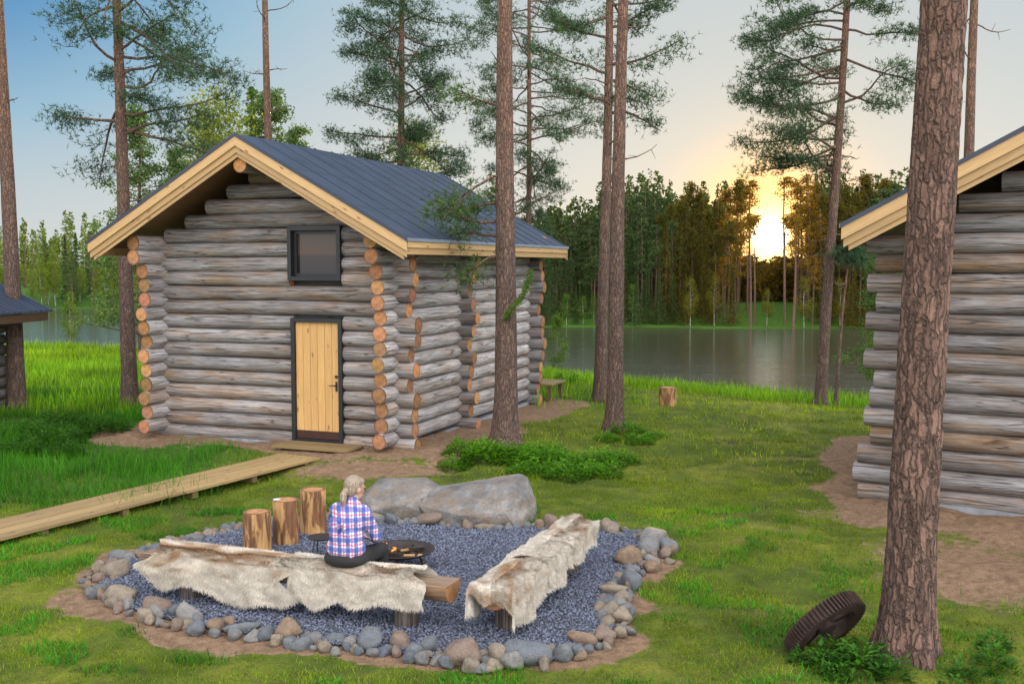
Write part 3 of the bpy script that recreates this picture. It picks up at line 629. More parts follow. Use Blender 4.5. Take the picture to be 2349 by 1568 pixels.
    cc=c[ia,ib]*r.uniform(.8,1.18,(n,1)); V=np.stack([p-w,p+w,tip],1); C=np.repeat(cc,3,0).reshape(n,3,3); C[:,:2]*=.8
    mb.add(V.reshape(-1,3),np.arange(3*n).reshape(-1,3),0,None,C.reshape(-1,3))
    return thing('reindeer_hide',lab,'animal hide',(B[0],B[1],0),B[2],mb.build('reindeer_hide',[m_fur],True),'reindeer hides draped over the benches')
hide(B1,-1.50,.12,3,.66,.44,.26,"tan reindeer hide with white edges hanging over the bench")
hide(B1,.02,1.36,5,.48,.40,.30,"ragged white and brown reindeer hide draped on the bench",.016)
hide(B2,-1.40,-.28,8,.58,.38,.40,"tan and white reindeer hide on the bench end",0.,1.235)
hide(B2,-.36,.35,12,.28,.34,.32,"mostly white reindeer hide over the bench middle",.014)
hide(B2,.28,1.28,15,.60,.32,.28,"brown centred reindeer hide with white fringe",.004)
# ---------------------------------------------------------------- fire
fb=thing('fire_bowl',"shallow round iron fire bowl standing on gravel",'fire bowl',(-1.17,10.95,0),0)
mb=MB(); prof=[(.0,.17),(.12,.175),(.22,.19),(.30,.215),(.335,.24),(.36,.245),(.36,.238),(.305,.205),(.22,.18),(.0,.16)]; sg=36
P=np.array([[(r*math.cos(t),r*math.sin(t),z) for t in np.linspace(0,2*math.pi,sg,endpoint=False)] for r,z in prof]); k=len(prof)
i=np.arange(k-1)[:,None]*sg+np.arange(sg)[None]; j=np.arange(k-1)[:,None]*sg+(np.arange(sg)[None]+1)%sg
mb.add(P.reshape(-1,3),np.stack([i,j,j+sg,i+sg],-1).reshape(-1,4)); part(fb,'bowl',mb.build('bowl',[m_iron],True))
for q in range(3):
    t=q*2.094+.5; lm=MB(); tube(lm,[(.2*math.cos(t),.2*math.sin(t),.18),(.27*math.cos(t),.27*math.sin(t),.0)],.012,8); part(fb,'leg',lm.build('leg',[m_iron],True))
cf=thing('campfire',"small wood fire with glowing orange flames in the bowl",'fire',(-1.17,10.95,.19),0); mb=MB()
for q in range(14):
    t=R.uniform(0,6.28); c=np.array([R.uniform(-.18,.17),R.uniform(-.12,.12),.01+q*.005]); d=np.array([math.cos(t),math.sin(t),R.uniform(-.1,.25)])*R.uniform(.07,.14)
    tube(mb,[c-d,c+d],[.018,.013],7,0 if q%3 else 1,0)
part(cf,'firewood',mb.build('firewood',[m_char,m_fwood]))
mb=MB()
for q in range(8):
    x0,y0=R.uniform(-.24,-.06),R.uniform(-.06,.08); h=R.uniform(.03,.09); tt=np.linspace(0,1,8); ph=R.uniform(0,6)
    tube(mb,np.stack([x0+.02*np.sin(tt*5+ph),y0+.02*np.cos(tt*4+ph),.03+tt*h],1),.010*np.sin(np.pi*(tt*.85+.15))**1.1+.001,8)
part(cf,'flame',mb.build('flame',[m_flame],True))
gp=thing('griddle_pan',"small black griddle pan on thin iron legs",'griddle',(-2.08,11.4,0),0); mb=MB(); tube(mb,[(0,0,.24),(0,0,.255)],[.14,.155],28,cap=0); part(gp,'plate',mb.build('plate',[m_iron],True))
for q in range(3):
    t=q*2.094; lm=MB(); tube(lm,[(.12*math.cos(t),.12*math.sin(t),.24),(.17*math.cos(t),.17*math.sin(t),.0)],.007,7); part(gp,'leg',lm.build('leg',[m_iron],True))
# ---------------------------------------------------------------- gear wheel
gn=Vector((.46,-.66,-.58)).normalized(); q=gn.to_track_quat('Z','Y')
gw=thing('gear_wheel',"old rusty iron gear wheel leaning in the weeds",'gear',(2.59,8.62,.23),0,rot=q.to_euler(),scale=.95)
nt=64; mb=MB(); Ri,hw=.27,.065
ang=[];rr=[]
for k in range(nt):
    for a,r in ((0,.362),(.30,.362),(.38,.390),(.72,.390),(.80,.362)): ang.append((k+a)/nt*2*math.pi); rr.append(r)
ang=np.array(ang);rr=np.array(rr);m=len(ang)
rings=[(rr,-hw),(rr,hw),(np.full(m,Ri),hw),(np.full(m,Ri),-hw),(rr,-hw)]
P=np.array([np.stack([r*np.cos(ang),r*np.sin(ang),np.full(m,z)],1) for r,z in rings]); i=np.arange(4)[:,None]*m+np.arange(m)[None]; j=np.arange(4)[:,None]*m+(np.arange(m)[None]+1)%m
mb.add(P.reshape(-1,3),np.stack([i,j,j+m,i+m],-1).reshape(-1,4)); part(gw,'rim',mb.build('rim',[m_rust]))
mb=MB(); tube(mb,[(0,0,-.06),(0,0,.05)],.085,24,cap=0); part(gw,'hub',mb.build('hub',[m_rust]))
for k in range(6):
    t=k*math.pi/3+.3; mb=MB(); box(mb,(.185*math.cos(t),.185*math.sin(t),-.02),(.20,.06,.04),0,None,axes(t)); part(gw,'spoke',mb.build('spoke',[m_rust]))
# ---------------------------------------------------------------- person
ps=thing('person',"person in plaid flannel shirt with ponytail sitting on the bench",'person',(-1.50,9.465,0),rad(-20))
hr_=-.45; ch,sh=math.cos(hr_),math.sin(hr_); HR=np.array([[ch,-sh,0],[sh,ch,0],[0,0,1]])@np.array([[1,0,0],[0,math.cos(-.2),-math.sin(-.2)],[0,math.sin(-.2),math.cos(-.2)]])
hc=np.array([0,.165,1.165]); hp=lambda *a:hc+HR@np.array(a)
bd=MB()
ell(bd,(0,0,.585),(.155,.12,.11)); ell(bd,(0,.02,.72),(.125,.1,.13)); ell(bd,(0,.05,.88),(.14,.1,.15)); capsule(bd,(-.13,.08,.99),(.13,.08,.99),.052,.052)
capsule(bd,(0,.11,1.0),(0,.15,1.12),.05,.048); ell(bd,hp(0,0,.02),(.074,.092,.095),3,rot=HR); ell(bd,hp(0,.03,-.05),(.055,.06,.06),3,rot=HR); ell(bd,hp(0,.075,-.075),(.024,.022,.02),2)
ell(bd,hp(0,.098,-.012),(.012,.018,.02),2); ell(bd,hp(0,.092,.012),(.009,.014,.022),2); ell(bd,hp(0,.082,-.048),(.026,.012,.010),2)
for sx in (-1,1):
    ell(bd,hp(sx*.078,-.005,-.005),(.012,.02,.032),2,rot=HR); ell(bd,hp(sx*.03,.083,.025),(.02,.008,.007),2)
    capsule(bd,(sx*.155,.08,.97),(sx*.205,.17,.75),.044,.036); capsule(bd,(sx*.205,.17,.75),(sx*.09,.375,.655),.034,.025)
    w=np.array([sx*.09,.375,.655]); d=np.array([-sx*.40,.85,-.12]); d/=np.linalg.norm(d); side=np.cross(d,[0,0,1.]); side/=np.linalg.norm(side)
    pc=w+d*.05; capsule(bd,w,pc+d*.03,.024,.026); 
    for qf,(o_,ln) in enumerate(((-.030,.065),(-.011,.078),(.009,.072),(.027,.056))):
        b0=pc+d*.035+side*o_; m1=b0+d*ln*.5+np.array([0,0,-.008]); capsule(bd,b0,m1,.0088,.0082,6,1); capsule(bd,m1,m1+d*ln*.35+np.array([0,0,-.03]),.0082,.007,6,1)
    tb=w+d*.03-side*sx*.025; capsule(bd,tb,tb+d*.04-side*sx*.025+np.array([0,0,.01]),.010,.008,6,1)
    capsule(bd,(sx*.09,.02,.565),(sx*.13,.43,.54),.08,.056,12); capsule(bd,(sx*.13,.43,.54),(sx*.13,.42,.10),.050,.036,12); capsule(bd,(sx*.13,.40,.055),(sx*.145,.55,.045),.038,.032)
part(ps,'body',remesh(bd.build('b',[]),'body',.006,3,[m_skin]))
em=MB()
for sx in (-1,1): ell(em,hp(sx*.03,.087,.018),(.011,.008,.008),2)
part(ps,'eyes',em.build('eyes',[m_black],True))
shm=MB()
ell(shm,(0,-.005,.66),(.19,.14,.115),3); ell(shm,(0,.01,.76),(.17,.13,.13),3); ell(shm,(0,.045,.88),(.172,.13,.15),3); capsule(shm,(-.125,.075,.985),(.125,.075,.985),.07,.07); capsule(shm,(-.06,.095,1.03),(.06,.095,1.03),.048,.048); capsule(shm,(0,.105,1.03),(0,.12,1.065),.062,.056)
for sx in (-1,1): capsule(shm,(sx*.148,.078,.975),(sx*.212,.17,.745),.064,.053,10); capsule(shm,(sx*.212,.17,.745),(sx*.105,.355,.66),.051,.039,10)
for q in range(14):
    t=R.uniform(-1,1); ell(shm,(t*.14,-.113+.03*abs(t),R.uniform(.6,.9)),(.018,.034,.08),2)
part(ps,'shirt',remesh(shm.build('b',[]),'shirt',.009,5,[m_plaid]))
trm=MB(); ell(trm,(0,-.01,.565),(.212,.16,.085),3)
for sx in (-1,1): capsule(trm,(sx*.10,.02,.57),(sx*.135,.43,.545),.10,.072,12); capsule(trm,(sx*.135,.43,.545),(sx*.135,.42,.14),.068,.056,12)
part(ps,'trousers',remesh(trm.build('b',[]),'trousers',.01,5,[m_trou]))
for sx in (-1,1):
    bm=MB(); capsule(bm,(sx*.135,.42,.16),(sx*.135,.41,.07),.055,.055); capsule(bm,(sx*.135,.39,.06),(sx*.15,.58,.05),.05,.045); part(ps,'boot',remesh(bm.build('b',[]),'boot',.008,4,[m_boot]))
ha=MB(); ell(ha,hp(0,-.022,.038),(.084,.092,.092),3,rot=HR); ell(ha,hp(0,-.045,-.005),(.075,.062,.075),3,rot=HR); ell(ha,hp(0,.03,.075),(.066,.055,.04),3,rot=HR)
a0=hp(0,-.105,-.025); ell(ha,a0,(.026,.026,.024),2); 
tl=[a0,a0+[0,-.03,-.03],a0+[.0,-.035,-.075],a0+[-.005,-.028,-.12],a0+[-.005,-.02,-.155]]; rr_=[.022,.032,.033,.025,.008]
for k in range(4): capsule(ha,tl[k],tl[k+1],rr_[k],rr_[k+1],6)
part(ps,'hair',remesh(ha.build('b',[]),'hair',.006,3,[m_hair]))
# ---------------------------------------------------------------- trees
def needles(mb,C,D,L,W,k,mat,ca,cb,spread=.9):
    n=len(C); d=np.repeat(D,k,0)+rng.normal(size=(n*k,3))*spread; d/=np.linalg.norm(d,axis=1)[:,None]; c=np.repeat(C,k,0)
    s=np.cross(d,rng.normal(size=(n*k,3))); s/=np.linalg.norm(s,axis=1)[:,None]; ln=L*rng.uniform(.6,1.1,(n*k,1))
    V=np.stack([c-s*W/2,c+s*W/2,c+d*ln],1); kk=rng.random((n,1)); col=np.array(ca)*(1-kk)+np.array(cb)*kk; col=np.repeat(col*rng.uniform(.7,1.3,(n,1)),k*3,0)
    mb.add(V.reshape(-1,3),np.arange(n*k*3).reshape(-1,3),mat,None,col)
NA,NB=(.018,.045,.028),(.062,.118,.058)
def branch(mb,p0,az,L,up,r0=.03,clumps=6,tn=15,start=.3,curve=.3,nl=.14,ca=NA,cb=NB,bare=False):
    n=8; t=np.linspace(0,1,n); az2=az+np.cumsum(rng.normal(0,.18,n)); st=L/(n-1); P=[np.array(p0,float)]; e=up
    for k in range(1,n): P.append(P[-1]+np.array([math.cos(az2[k])*math.cos(e),math.sin(az2[k])*math.cos(e),math.sin(e)])*st); e+=curve*rng.uniform(.3,1.4)/n*2+rng.normal(0,.17)
    P=np.array(P); tube(mb,P,r0*(1-.85*t)+.003,5,0,None,(.4,0,0))
    if bare:
        for q in range(3):
            k=rng.integers(3,n-1); d=rng.normal(size=3); d/=np.linalg.norm(d); tube(mb,[P[k],P[k]+d*L*.12,P[k]+d*L*.2],[.008,.005,.003],4,0,None,(.3,0,0))
        return
    CC=[]
    for q in range(clumps):
        tt=start+(1-start)*(q+rng.random())/clumps; k=min(n-2,int(tt*(n-1))); b=P[k]+(P[k+1]-P[k])*(tt*(n-1)-k)
        for sd in (-1,1):
            a=az+sd*rng.uniform(.35,1.2); l=L*rng.uniform(.10,.36)*(1.25-tt*.6) if q<clumps-1 else .08
            c=b+np.array([math.cos(a)*l,math.sin(a)*l,rng.uniform(-.55,.35)*l+.02]); m_=(b+c)/2+np.array([0,0,-.02]); tube(mb,[b,m_,c],[.009,.006,.003],3,0,None,(.4,0,0)); CC.append(c)
            if rng.random()<.6: CC.append(m_)
    CC=np.array(CC); m=len(CC)*tn; o_=np.repeat(CC,tn,0)+rng.normal(size=(m,3))*np.array([.16,.16,.10])
    D=np.tile(np.array([math.cos(az)*.4,math.sin(az)*.4,.35]),(m,1)); needles(mb,o_,D,nl,.015,6,1,ca,cb)
def pine(lab,x,y,Ht,r0,cs,cr,nb,lean=(0,0),custom=(),dead=3,near=False,seg=16,wob=.10,top=.35,orange=.25,tn=13,azbias=None,grp='tall pine trees around the cabins'):
    z0=hz(x,y); th=thing('pine_tree',lab,'tree',(x,y,z0),0,group=grp)
    n=40 if not near else 300; t=np.linspace(0,1,n); ph=rng.random(2)*6
    cx=lean[0]*t+wob*np.sin(t*3.1+ph[0])*t*(1-t)*2; cy=lean[1]*t+wob*np.sin(t*2.7+ph[1])*t*(1-t)*2; P=np.stack([cx,cy,t*Ht-.1],1)
    zz=t*Ht; rr=r0*(1-(1-top)*t)*(1+.55*np.exp(-zz/.22)+.10*np.exp(-zz/.9)); hcol=np.clip((zz/Ht-orange)*2.2,0,1)
    mb=MB(); sd=rng.random()*40
    def dsp(n_,sg):
        th_=np.linspace(0,2*np.pi,sg+1); cxx=np.cos(th_);syy=np.sin(th_); out=np.zeros((n_,sg+1)); Zs=np.linspace(0,Ht,n_)
        root=.16*np.exp(-Zs/.3)[:,None]*np.sin(th_*5+sd)[None]
        if near:
            for i_ in range(n_):
                for j_ in range(sg):
                    v=noise.noise(Vector((cxx[j_]*5.5+sd,syy[j_]*5.5,Zs[i_]*2.6))); v2=noise.noise(Vector((cxx[j_]*12+sd,syy[j_]*12,Zs[i_]*9)))
                    out[i_,j_]=-.065*max(0,1-abs(v)*5)+.05*v2
                out[i_,sg]=out[i_,0]
        else: out=.07*(vnoise(cxx[None]*3+sd,Zs[:,None]*3+syy[None]*3)-.5)
        return out+root
    tube(mb,P,rr,110 if near else seg,0,0,np.stack([hcol,hcol*0,hcol*0],1),dsp)
    part(th,'trunk',mb.build('trunk',[m_barkn if near else m_bark],True))
    cb=MB(); at=lambda z:np.array([np.interp(z,zz,cx),np.interp(z,zz,cy),z-.1])
    g=rng.random()*6; cnt=0
    for k in range(nb):
        f=((k+rng.random()*.8)/nb); z=cs+(Ht*.985-cs)*f; g+=2.4+rng.normal(0,.4); az=g if azbias is None or rng.random()>.45 else azbias+rng.normal(0,.5)
        L=cr*(.45+.55*math.sin(math.pi*min(1,f*.75+.22)))*rng.uniform(.55,1.12); branch(cb,at(z),az,L,rng.uniform(-.55,.45),.024+.015*(1-f),max(3,int(6*L/cr)),tn,.28,rng.uniform(-.35,.5)); cnt+=1
    for (z,az,L,up,cl,cv) in custom: branch(cb,at(z),az,L,up,.028,cl,11,.3,cv,.11,(.03,.065,.02),(.10,.16,.04)); cnt+=1
    for k in range(dead): branch(cb,at(rng.uniform(cs*.55,cs+.8)),rng.uniform(0,6.28),rng.uniform(.4,1.3),rng.uniform(-.3,.3),.018,bare=True); cnt+=1
    if cnt: part(th,'crown',cb.build('crown',[m_bark,m_need]))
    return th
big=pine("thick old pine trunk with rough scaly reddish bark",3.2,8.45,7.5,.192,7,0,0,(.22,.0),dead=0,near=True,wob=.03,top=.85,orange=.25)
p1=pine("tall straight pine with a mossy broken stub",-.11,17.9,12,.205,9.5,1.6,10,(.06,.1),custom=[(3.6,2.9,1.6,.15,6,-.35),(4.6,3.3,1.5,.1,6,-.4),(4.2,2.4,1.2,-.1,5,-.3),(3.3,3.4,1.,-.1,4,-.2),(5.8,2.7,1.3,.2,5,.2),(3.9,3.0,1.4,-.2,5,-.2)],dead=4)
mb=MB(); sp_=np.array([(.0,-.18,2.15),(.1,-.28,2.32),(.28,-.33,2.50),(.36,-.34,2.72),(.42,-.34,2.95)]); tube(mb,sp_,[.045,.04,.035,.025,.01],10,0,0)
q_=rng.uniform(0,4,420); k_=np.minimum(q_.astype(int),3); C_=sp_[k_]+(sp_[k_+1]-sp_[k_])*(q_-k_)[:,None]+rng.normal(size=(420,3))*.025; needles(mb,C_,np.tile([0,-.2,-.2],(420,1)),.07,.014,3,1,(.05,.09,.02),(.13,.20,.035),1.)
part(p1,'branch_stub',mb.build('branch_stub',[m_moss,m_leaf],True),"broken branch stub covered in green lichen")
pine("slender straight pine with bare reddish brown trunk",1.9,19.4,13,.155,11,1.5,8,(.25,0),dead=2)
pine("slender pine with sparse crown near the river bank",2.04,24.3,13,.15,6.6,2.0,26,(.2,0),dead=6,tn=12)
pine("tall pine with spreading side branches beside the cabin",-8.75,24,12.5,.18,6.2,2.9,38,(-.15,0),dead=5,azbias=-.1,tn=15)
pine("tall dark pine trunk beside the log hut",-10.85,22.9,13,.19,11,1.6,6,(-.1,0),dead=3)
pine("slim pine with a long bare trunk behind the cabin",-6.9,30.5,15,.155,13,1.6,8,(-.1,0),dead=8)
pine("pine with full drooping green crown behind the cabin",-3.35,32,15,.15,5.2,2.4,72,(.05,0),dead=3,tn=19)
pine("thin pine with wide airy crown behind the cabin",.55,40,17,.13,6.0,3.3,72,(.1,0),dead=6,tn=19)
pine("pine with wide airy crown standing at the water's edge",8.15,27.6,14,.155,6.2,2.8,54,(.55,0),dead=10,azbias=3.0,tn=18)
pine("slim bare pine trunk behind the second cabin",10.4,24.2,14,.155,12,1.6,5,(.1,0),dead=8)
pine("thin young pine stem by the water",8.35,27.0,4.4,.055,3.8,.5,4,(.3,0),dead=4)
def cloud(mb,C,S,mat,ca,cb,asp=.6):
    n=len(C); a=rng.normal(size=(n,3)); a/=np.linalg.norm(a,axis=1)[:,None]; b=np.cross(a,rng.normal(size=(n,3))); b/=np.linalg.norm(b,axis=1)[:,None]; s=S*rng.uniform(.6,1.3,(n,1))
    V=np.stack([C-a*s*.5,C+a*s*.5,C+b*s*asp],1); k=rng.random((n,1)); c=np.array(ca)*(1-k)+np.array(cb)*k
    mb.add(V.reshape(-1,3),np.arange(3*n).reshape(-1,3),mat,None,np.repeat(c,3,0))
def bare_trunk(mb,Ht,r,mat=0,ln=.1):
    t=np.linspace(0,1,10); ph=rng.random()*6; P=np.stack([ln*np.sin(t*2.5+ph)*t,ln*np.cos(t*2+ph)*t,t*Ht-.1],1); tube(mb,P,r*(1-.8*t)+.008,7,mat,None,(.6,0,0)); return P
def far_pine(Ht=9,det=1.,cs=.45,tone=1.,sz=.16,wid=.14,ncl=40,mat=None,ca=(.020,.042,.015),cb=(.075,.115,.030)):
    mb=MB(); P=bare_trunk(mb,Ht,Ht*.010,0,.2); C=[]
    for q in range(ncl):
        f=rng.random()**.85; z=Ht*(cs+(1-cs)*f*.97); rad_=Ht*wid*(1-f*.88)*rng.uniform(.3,1.1); a=rng.uniform(0,6.28); c=np.array([rad_*math.cos(a),rad_*math.sin(a),z]); tube(mb,[(0,0,z-.25*rad_),c],[.025,.008],4,0,None,(.6,0,0))
        n=int(66*det); C.append(c+rng.normal(size=(n,3))*np.array([.25,.25,.14])*(1-.4*f)*Ht/9)
    cloud(mb,np.concatenate(C),sz,1,tuple(v*tone for v in ca),tuple(v*tone for v in cb),.5); return mb.build('far_pine',[m_bark,mat or m_need])
def far_spruce(Ht=9,det=1.,tone=1.,wid=.17,sz=.20,base=.08,mat=None,ca=(.016,.040,.013),cb=(.065,.115,.025)):
    mb=MB(); bare_trunk(mb,Ht*.97,Ht*.012,0,.05); n=int(3000*det); f=rng.random(n)**1.35; tier=np.floor(f*18)/18+rng.uniform(0,.035,n); rmax=Ht*wid*(1-tier)**.85*(1+.25*np.sin(tier*60)); a=rng.uniform(0,6.28,n); br=.75+.35*np.sin(a*5+np.floor(f*18)*1.9)
    r=rmax*np.sqrt(rng.random(n))*br; z=Ht*(base+(1-base)*tier)-r*.25+rng.normal(0,.05,n)
    cloud(mb,np.stack([r*np.cos(a),r*np.sin(a),z],1),sz,1,tuple(v*tone for v in ca),tuple(v*tone for v in cb),.45); return mb.build('far_spruce',[m_bark,mat or m_need])
def far_birch(Ht=7,det=1.,tone=1.,sz=.16,warm=0.,mat=None):
    mb=MB(); bare_trunk(mb,Ht*.95,Ht*.009,0,.25); C=[]
    for q in range(34):
        f=rng.random(); z=Ht*(.28+.70*f); r=Ht*.16*math.sin(math.pi*(.18+.8*f))*rng.uniform(.3,1.1); a=rng.uniform(0,6.28); c=np.array([r*math.cos(a),r*math.sin(a),z]); tube(mb,[(0,0,z-.3*r-.1),c],[.02,.006],4,0,None,(.6,0,0)); n=int(66*det); C.append(c+rng.normal(size=(n,3))*np.array([.24,.24,.28])*Ht/7)
    cloud(mb,np.concatenate(C),sz,1,tuple(v*tone for v in (.045+warm*.05,.10+warm*.0,.014)),tuple(v*tone for v in (.14+warm*.12,.22+warm*.0,.028)),.6); return mb.build('far_birch',[m_barkb,mat or m_leaf])
FP=[far_pine(9,1.,c) for c in (.42,.5,.36,.52)]; FS=[far_spruce(8.5) for _ in range(3)]; FB_=[far_birch(6.5,1.,.85) for _ in range(3)]
FBL=[far_birch(6.5,1.2,1.05,.16,.35) for _ in range(2)]; FSL=[far_spruce(8.5,1.,1.2) for _ in range(2)]; FPL=[far_pine(9,1.,.4,1.3)]
GC=((.065,.058,.013),(.27,.19,.030)); GD=((.036,.048,.013),(.14,.135,.028))  # backlight gold painted into leaf colours of trees near the sun direction
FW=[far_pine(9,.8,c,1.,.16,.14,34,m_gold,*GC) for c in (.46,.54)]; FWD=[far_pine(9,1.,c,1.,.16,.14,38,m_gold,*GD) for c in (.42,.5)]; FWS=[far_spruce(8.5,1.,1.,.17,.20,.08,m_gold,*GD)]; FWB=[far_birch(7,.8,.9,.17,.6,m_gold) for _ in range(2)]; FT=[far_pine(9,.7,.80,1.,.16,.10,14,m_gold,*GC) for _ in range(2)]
LAB={'p':("tall pine tree on the far river bank",'far bank pines'),'s':("dense green spruce on the far river bank",'far bank spruces'),'b':("light green birch with white trunk on the river bank",'far bank birches'),'g':("pine with needles coloured gold to look backlit",'backlight tinted far bank pines')}
SUNR=(1765-1174.5)/2400
def far_tree(kind,x,y,s):
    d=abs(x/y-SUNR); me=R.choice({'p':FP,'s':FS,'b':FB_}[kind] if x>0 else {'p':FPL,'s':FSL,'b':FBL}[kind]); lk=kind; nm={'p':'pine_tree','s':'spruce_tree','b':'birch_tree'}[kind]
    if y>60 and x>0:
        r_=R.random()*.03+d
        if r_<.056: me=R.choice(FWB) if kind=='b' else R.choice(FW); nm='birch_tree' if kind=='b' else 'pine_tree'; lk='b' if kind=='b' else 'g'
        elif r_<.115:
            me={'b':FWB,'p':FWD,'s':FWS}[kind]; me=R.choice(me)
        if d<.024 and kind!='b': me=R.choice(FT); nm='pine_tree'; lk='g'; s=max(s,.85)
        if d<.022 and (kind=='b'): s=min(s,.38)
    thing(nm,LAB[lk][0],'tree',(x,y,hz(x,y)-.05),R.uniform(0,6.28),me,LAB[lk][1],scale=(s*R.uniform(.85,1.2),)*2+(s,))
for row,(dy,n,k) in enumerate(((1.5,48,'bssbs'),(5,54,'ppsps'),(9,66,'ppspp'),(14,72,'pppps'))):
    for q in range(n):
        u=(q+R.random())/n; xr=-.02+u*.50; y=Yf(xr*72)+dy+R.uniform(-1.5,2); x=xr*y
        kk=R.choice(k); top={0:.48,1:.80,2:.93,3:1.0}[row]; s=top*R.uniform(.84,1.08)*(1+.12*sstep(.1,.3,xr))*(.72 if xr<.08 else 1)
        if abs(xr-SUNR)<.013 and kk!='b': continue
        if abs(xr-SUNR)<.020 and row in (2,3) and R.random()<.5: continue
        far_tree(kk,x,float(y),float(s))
for q in range(72):
    xr=-.52+R.random()*.30; x=xr*100
    y=float(Yf(x))+R.uniform(1,14); x=xr*y; far_tree(R.choice('bbbsp'),x,y,R.uniform(.5,.9))
fm=MB(); C=[];
def mass(n,xr0,xr1,ya,yb,hh,gap=.03,inside=False):
    for q in range(n):
        y=R.uniform(ya,yb); x=R.uniform(xr0,xr1)*y
        if (abs(x/y-SUNR)<gap)!=inside: continue
        Ht=hh*R.uniform(.7,1.1)*(.8 if 0<x/y<.08 else 1); z=hz(x,y); f=rng.random(200)**1.0; a=rng.uniform(0,6.28,200); r=(Ht*.13*(1-f)**.8 if not inside else 1.1*(1-f)**.5)*np.sqrt(rng.random(200))+.1; C.append(np.stack([x+r*np.cos(a),y+r*np.sin(a),z+Ht*(.03+.97*f)],1)); tube(fm,[(x,y,z),(x,y,z+Ht*.8)],[.1,.03],4,0)
mass(620,-.02,.5,88,106,10.2,.040)
cloud(fm,np.concatenate(C),.42,1,(.020,.038,.012),(.08,.11,.025),.5); C=[]
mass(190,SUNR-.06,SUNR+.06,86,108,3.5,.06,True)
cloud(fm,np.concatenate(C),.4,2,(.045,.045,.012),(.18,.14,.028),.5); C=[]  # low growth in the sun gap also carries painted backlight gold
mass(360,-.55,-.02,125,260,9)
cloud(fm,np.concatenate(C),.5,1,(.04,.08,.015),(.16,.20,.03),.5)
thing('forest',"dense mixed forest behind the far river bank",None,mesh=fm.build('forest',[m_bark,m_need,m_gold]),kind='stuff')
MS=[far_spruce(10,2.2,2.1,.22,.16,.05),far_spruce(10,2.4,1.8,.26,.16,.1)]; MBR=far_birch(11,3.,1.2,.13,.6); MP=[far_pine(10,2.,.15,1.8,.13,.25,100) for _ in range(2)]
for nm,me,x,y,s,lab in (('pine_tree',MP[0],-15.6,44,1.08,"bushy green pine behind the cabin"),('pine_tree',MP[1],-13.9,44,.92,"bushy young pine behind the cabin"),('birch_tree',MBR,-12.9,46,1.12,"birch with yellow green sunlit leaves behind the cabin"),('birch_tree',MBR,-13.5,47,1.0,"birch with yellow green sunlit leaves behind the cabin"),('spruce_tree',MS[1],-12.2,50,1.28,"broad green spruce behind the cabin"),('pine_tree',MP[0],-11.2,49,1.26,"broad green pine behind the cabin"),('pine_tree',MP[1],-9.7,48,1.08,"broad green pine behind the cabin"),('birch_tree',MBR,-17.0,50,.62,"small birch behind the cabin"),('spruce_tree',MS[1],-17.0,52,.55,"small spruce by the river"),
    ('birch_tree',FB_[0],-24.5,58,.5,"small green birch on the near river bank"),('birch_tree',MBR,-4.2,46,1.0,"weeping birch with thin hanging leaves behind the cabin"),('birch_tree',FB_[1],1.9,44,.45,"young birch at the water's edge"),('birch_tree',FB_[2],10.6,30.5,.35,"young birch at the water's edge"),('pine_tree',MP[1],11.8,33,.62,"young pine at the water's edge")):
    thing(nm,lab,'tree',(x,y,hz(x,y)-.1),R.uniform(0,6),me,scale=s)
# ---------------------------------------------------------------- shrubs and weeds
def shrub(seed,r,h,n,ls,ca,cb,stalk=True):
    g=np.random.default_rng(seed); mb=MB(); a=g.uniform(0,6.28,n); q=np.sqrt(g.random(n)); z=h*(1-.6*q*q)*g.uniform(.25,1.,n)*(.7+.5*np.sin(a*3+seed)*q); C=np.stack([q*r*np.cos(a),q*r*np.sin(a),z],1)
    d=np.stack([np.cos(a+g.normal(0,.8,n)),np.sin(a+g.normal(0,.8,n)),g.uniform(-.2,.9,n)],1); d/=np.linalg.norm(d,axis=1)[:,None]; s=np.cross(d,[0,0,1.]); s/=np.linalg.norm(s,axis=1)[:,None]; L=ls*g.uniform(.6,1.2,(n,1)); w=L*.22
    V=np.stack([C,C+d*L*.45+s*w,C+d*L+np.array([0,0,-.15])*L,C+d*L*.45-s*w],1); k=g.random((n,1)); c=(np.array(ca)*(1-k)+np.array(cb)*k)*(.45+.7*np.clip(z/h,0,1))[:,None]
    mb.add(V.reshape(-1,3),np.arange(4*n).reshape(-1,4),0,None,np.repeat(c,4,0))
    for q_ in range(n//25):
        i_=g.integers(0,n); tube(mb,[(C[i_,0]*.7,C[i_,1]*.7,0),C[i_]],[.005,.003],4,0,None,(.06,.1,.02))
    return mb.build('shrub',[m_leaf])
SH=[shrub(i,.42,.38,800,.09,(.04,.15,.008),(.16,.35,.02)) for i in range(3)]; WD=[shrub(i+9,.20,.36,170,.10,(.025,.10,.010),(.08,.23,.02)) for i in range(3)]; LG=[shrub(i+20,.45,.55,1300,.09,(.02,.08,.008),(.07,.19,.015)) for i in range(2)]
for x,y,s in ((-.75,17.2,.9),(-.35,16.9,1.1),(.15,16.8,1.15),(.6,16.6,1.1),(1.0,16.4,1.05),(1.4,16.7,1.),(.3,16.0,.9),(.85,15.7,.9),(1.35,15.9,.8),(1.75,17.0,.8),(.5,17.5,.9),(-.9,16.6,.7),(2.15,19.2,.8),(2.3,18.6,.7),(1.7,18.7,.6),(2.6,18.9,.6)):
    thing('shrub',"low leafy green shrub growing around the pine roots",'shrub',(x,y,hz(x,y)-.03),R.uniform(0,6),R.choice(SH),'leafy shrubs at the pine roots',scale=s)
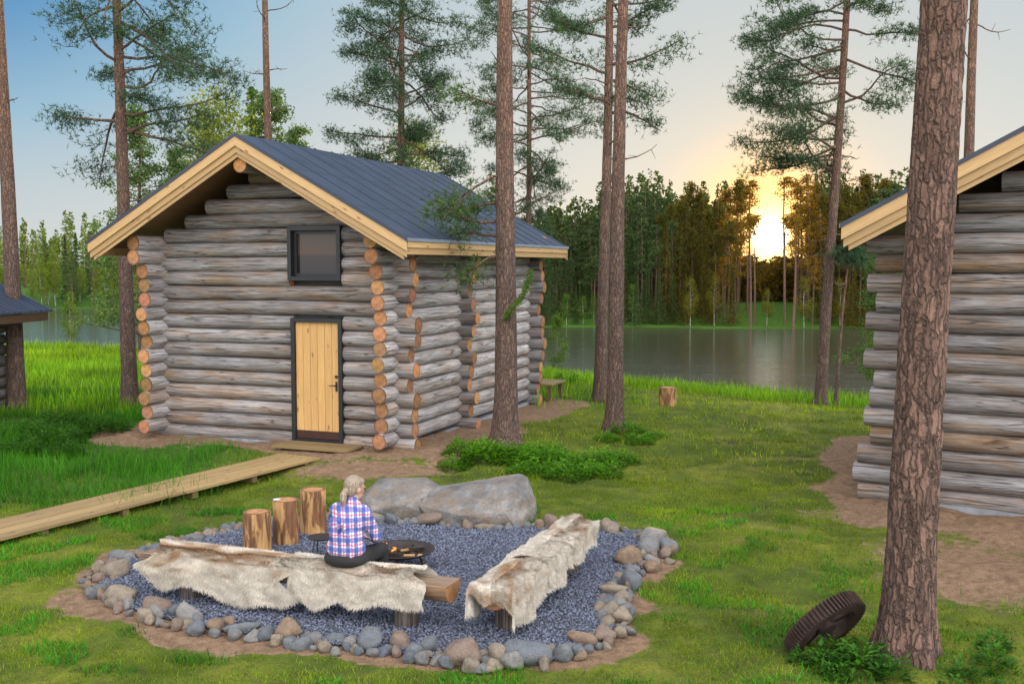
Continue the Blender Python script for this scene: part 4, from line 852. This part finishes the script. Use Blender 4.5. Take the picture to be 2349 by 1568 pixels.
for x,y,s in ((2.45,8.2,.7),(2.7,8.1,.9),(2.62,8.42,.7),(2.95,8.05,.7),(2.3,8.3,.5),(3.5,8.05,.6),(3.8,8.2,.7),(3.95,8.5,.6),(2.85,8.3,.8),(3.3,7.8,.5),(4.0,7.8,.6),(3.7,7.75,.6),(2.5,8.0,.5),(-3.9,16.2,.3),(1.35,28.5,1.3),(1.8,29,1.2)):
    thing('weed_plant',"leafy green weeds growing beside the old pine",'plant',(x,y,hz(x,y)-.02),R.uniform(0,6),R.choice(WD),'leafy weeds near the big pine',scale=s)
for x,y,s in ((-7.9,18.3,.9),(-8.4,18.9,1.1),(-7.6,19.4,1.),(-8.9,20.4,1.1),(-7.5,17.6,.7),(-8.2,17.6,.8),(-9.2,19.5,.9),(-9.0,17.9,.7)):
    thing('shrub',"dark green leafy shrub growing beside the cabin",'shrub',(x,y,hz(x,y)-.05),R.uniform(0,6),R.choice(LG),'dark shrubs beside the cabin',scale=s)
# ---------------------------------------------------------------- sun, world, camera
sel,saz=rad(1.6),rad(13.8); sd=Vector((math.sin(saz)*math.cos(sel),math.cos(saz)*math.cos(sel),math.sin(sel)))
sm=MB(); ell(sm,(0,0,0),8.2,4); so=struct('sun',sm.build('sun',[m_sun],True),'low setting sun'); so.location=Vector((0,.15,3.2))+sd*480
sl=bpy.data.lights.new('sunlight','SUN'); sl.energy=5.; sl.angle=rad(.8); sl.color=(1.,.64,.28); slo=bpy.data.objects.new('sunlight',sl); COL.objects.link(slo)
le=rad(3.0); sl_dir=Vector((math.sin(saz)*math.cos(le),math.cos(saz)*math.cos(le),math.sin(le))); slo.rotation_euler=(-sl_dir).to_track_quat('-Z','Y').to_euler()
w=bpy.data.worlds.new("World"); sc.world=w; w.use_nodes=True; g=G(w.node_tree)
tc=g.n('TexCoord',out=0); nv=g.n('VectorMath',{0:tc},operation='NORMALIZE'); sx=g.n('SeparateXYZ',{0:nv},out=None)
sky=g.n('TexSky',None,sky_type='NISHITA',sun_disc=False,sun_elevation=rad(3.0),sun_rotation=saz)
dt=g.n('VectorMath',{0:nv,1:tuple(sd)},out=1,operation='DOT_PRODUCT')
fz=g.n('MapRange',{0:sx.outputs[2],1:.02,2:.26,3:0.,4:1.},interpolation_type='SMOOTHSTEP'); fd=g.n('MapRange',{0:dt,1:.97,2:.74,3:0.,4:1.},interpolation_type='SMOOTHSTEP')
f=g.math('MULTIPLY',g.math('ADD',g.math('MULTIPLY',fz,.85),.15),g.math('ADD',g.math('MULTIPLY',fd,.80),.20))
c=g.ramp(f,[(0.,(.72,.74,.70)),(.18,(.56,.63,.66)),(.5,(.33,.52,.66)),(1.,(.08,.28,.55))])
dp=g.math('MAXIMUM',dt,0.)
g0=g.math('POWER',dp,2400.); g1=g.math('POWER',dp,520.); g2=g.math('POWER',dp,60.)
c=g.mix(g.math('MULTIPLY',g2,.22),c,(.98,.78,.45))
c=g.mix(g1,c,(2.3,1.1,.16)); c=g.mix(g0,c,(4.5,3.0,1.2))
bo=g.n('MapRange',{0:sx.outputs[1],1:.76,2:-.2,3:0.,4:1.},interpolation_type='SMOOTHSTEP')  # sky outside the view brightened, an added fill for the foreground
dd=g.n('VectorMath',{0:nv,1:tuple(Vector((.62,-.60,.50)).normalized())},out=1,operation='DOT_PRODUCT')
kk=g.math('MULTIPLY_ADD',dd,1.75,1.90)
c=g.mix(bo,c,g.mix(1.,g.n('CombineColor',{0:kk,1:kk,2:kk}),(1.02,1.,1.02),'MULTIPLY'))
c=g.mix(1.,c,g.mix(1.,sky,(.006,.006,.006),'MULTIPLY'),'ADD')
bg=g.n('Background',{'Color':c,'Strength':1.}); g.n('OutputWorld',{'Surface':bg},out=None)
cam=bpy.data.cameras.new('camera'); cam.sensor_width=36; cam.lens=36.78; cam.clip_end=3000; co=bpy.data.objects.new('camera',cam); COL.objects.link(co); co.location=(0,.15,3.2); co.rotation_euler=(rad(90-4.147),0,0); sc.camera=co
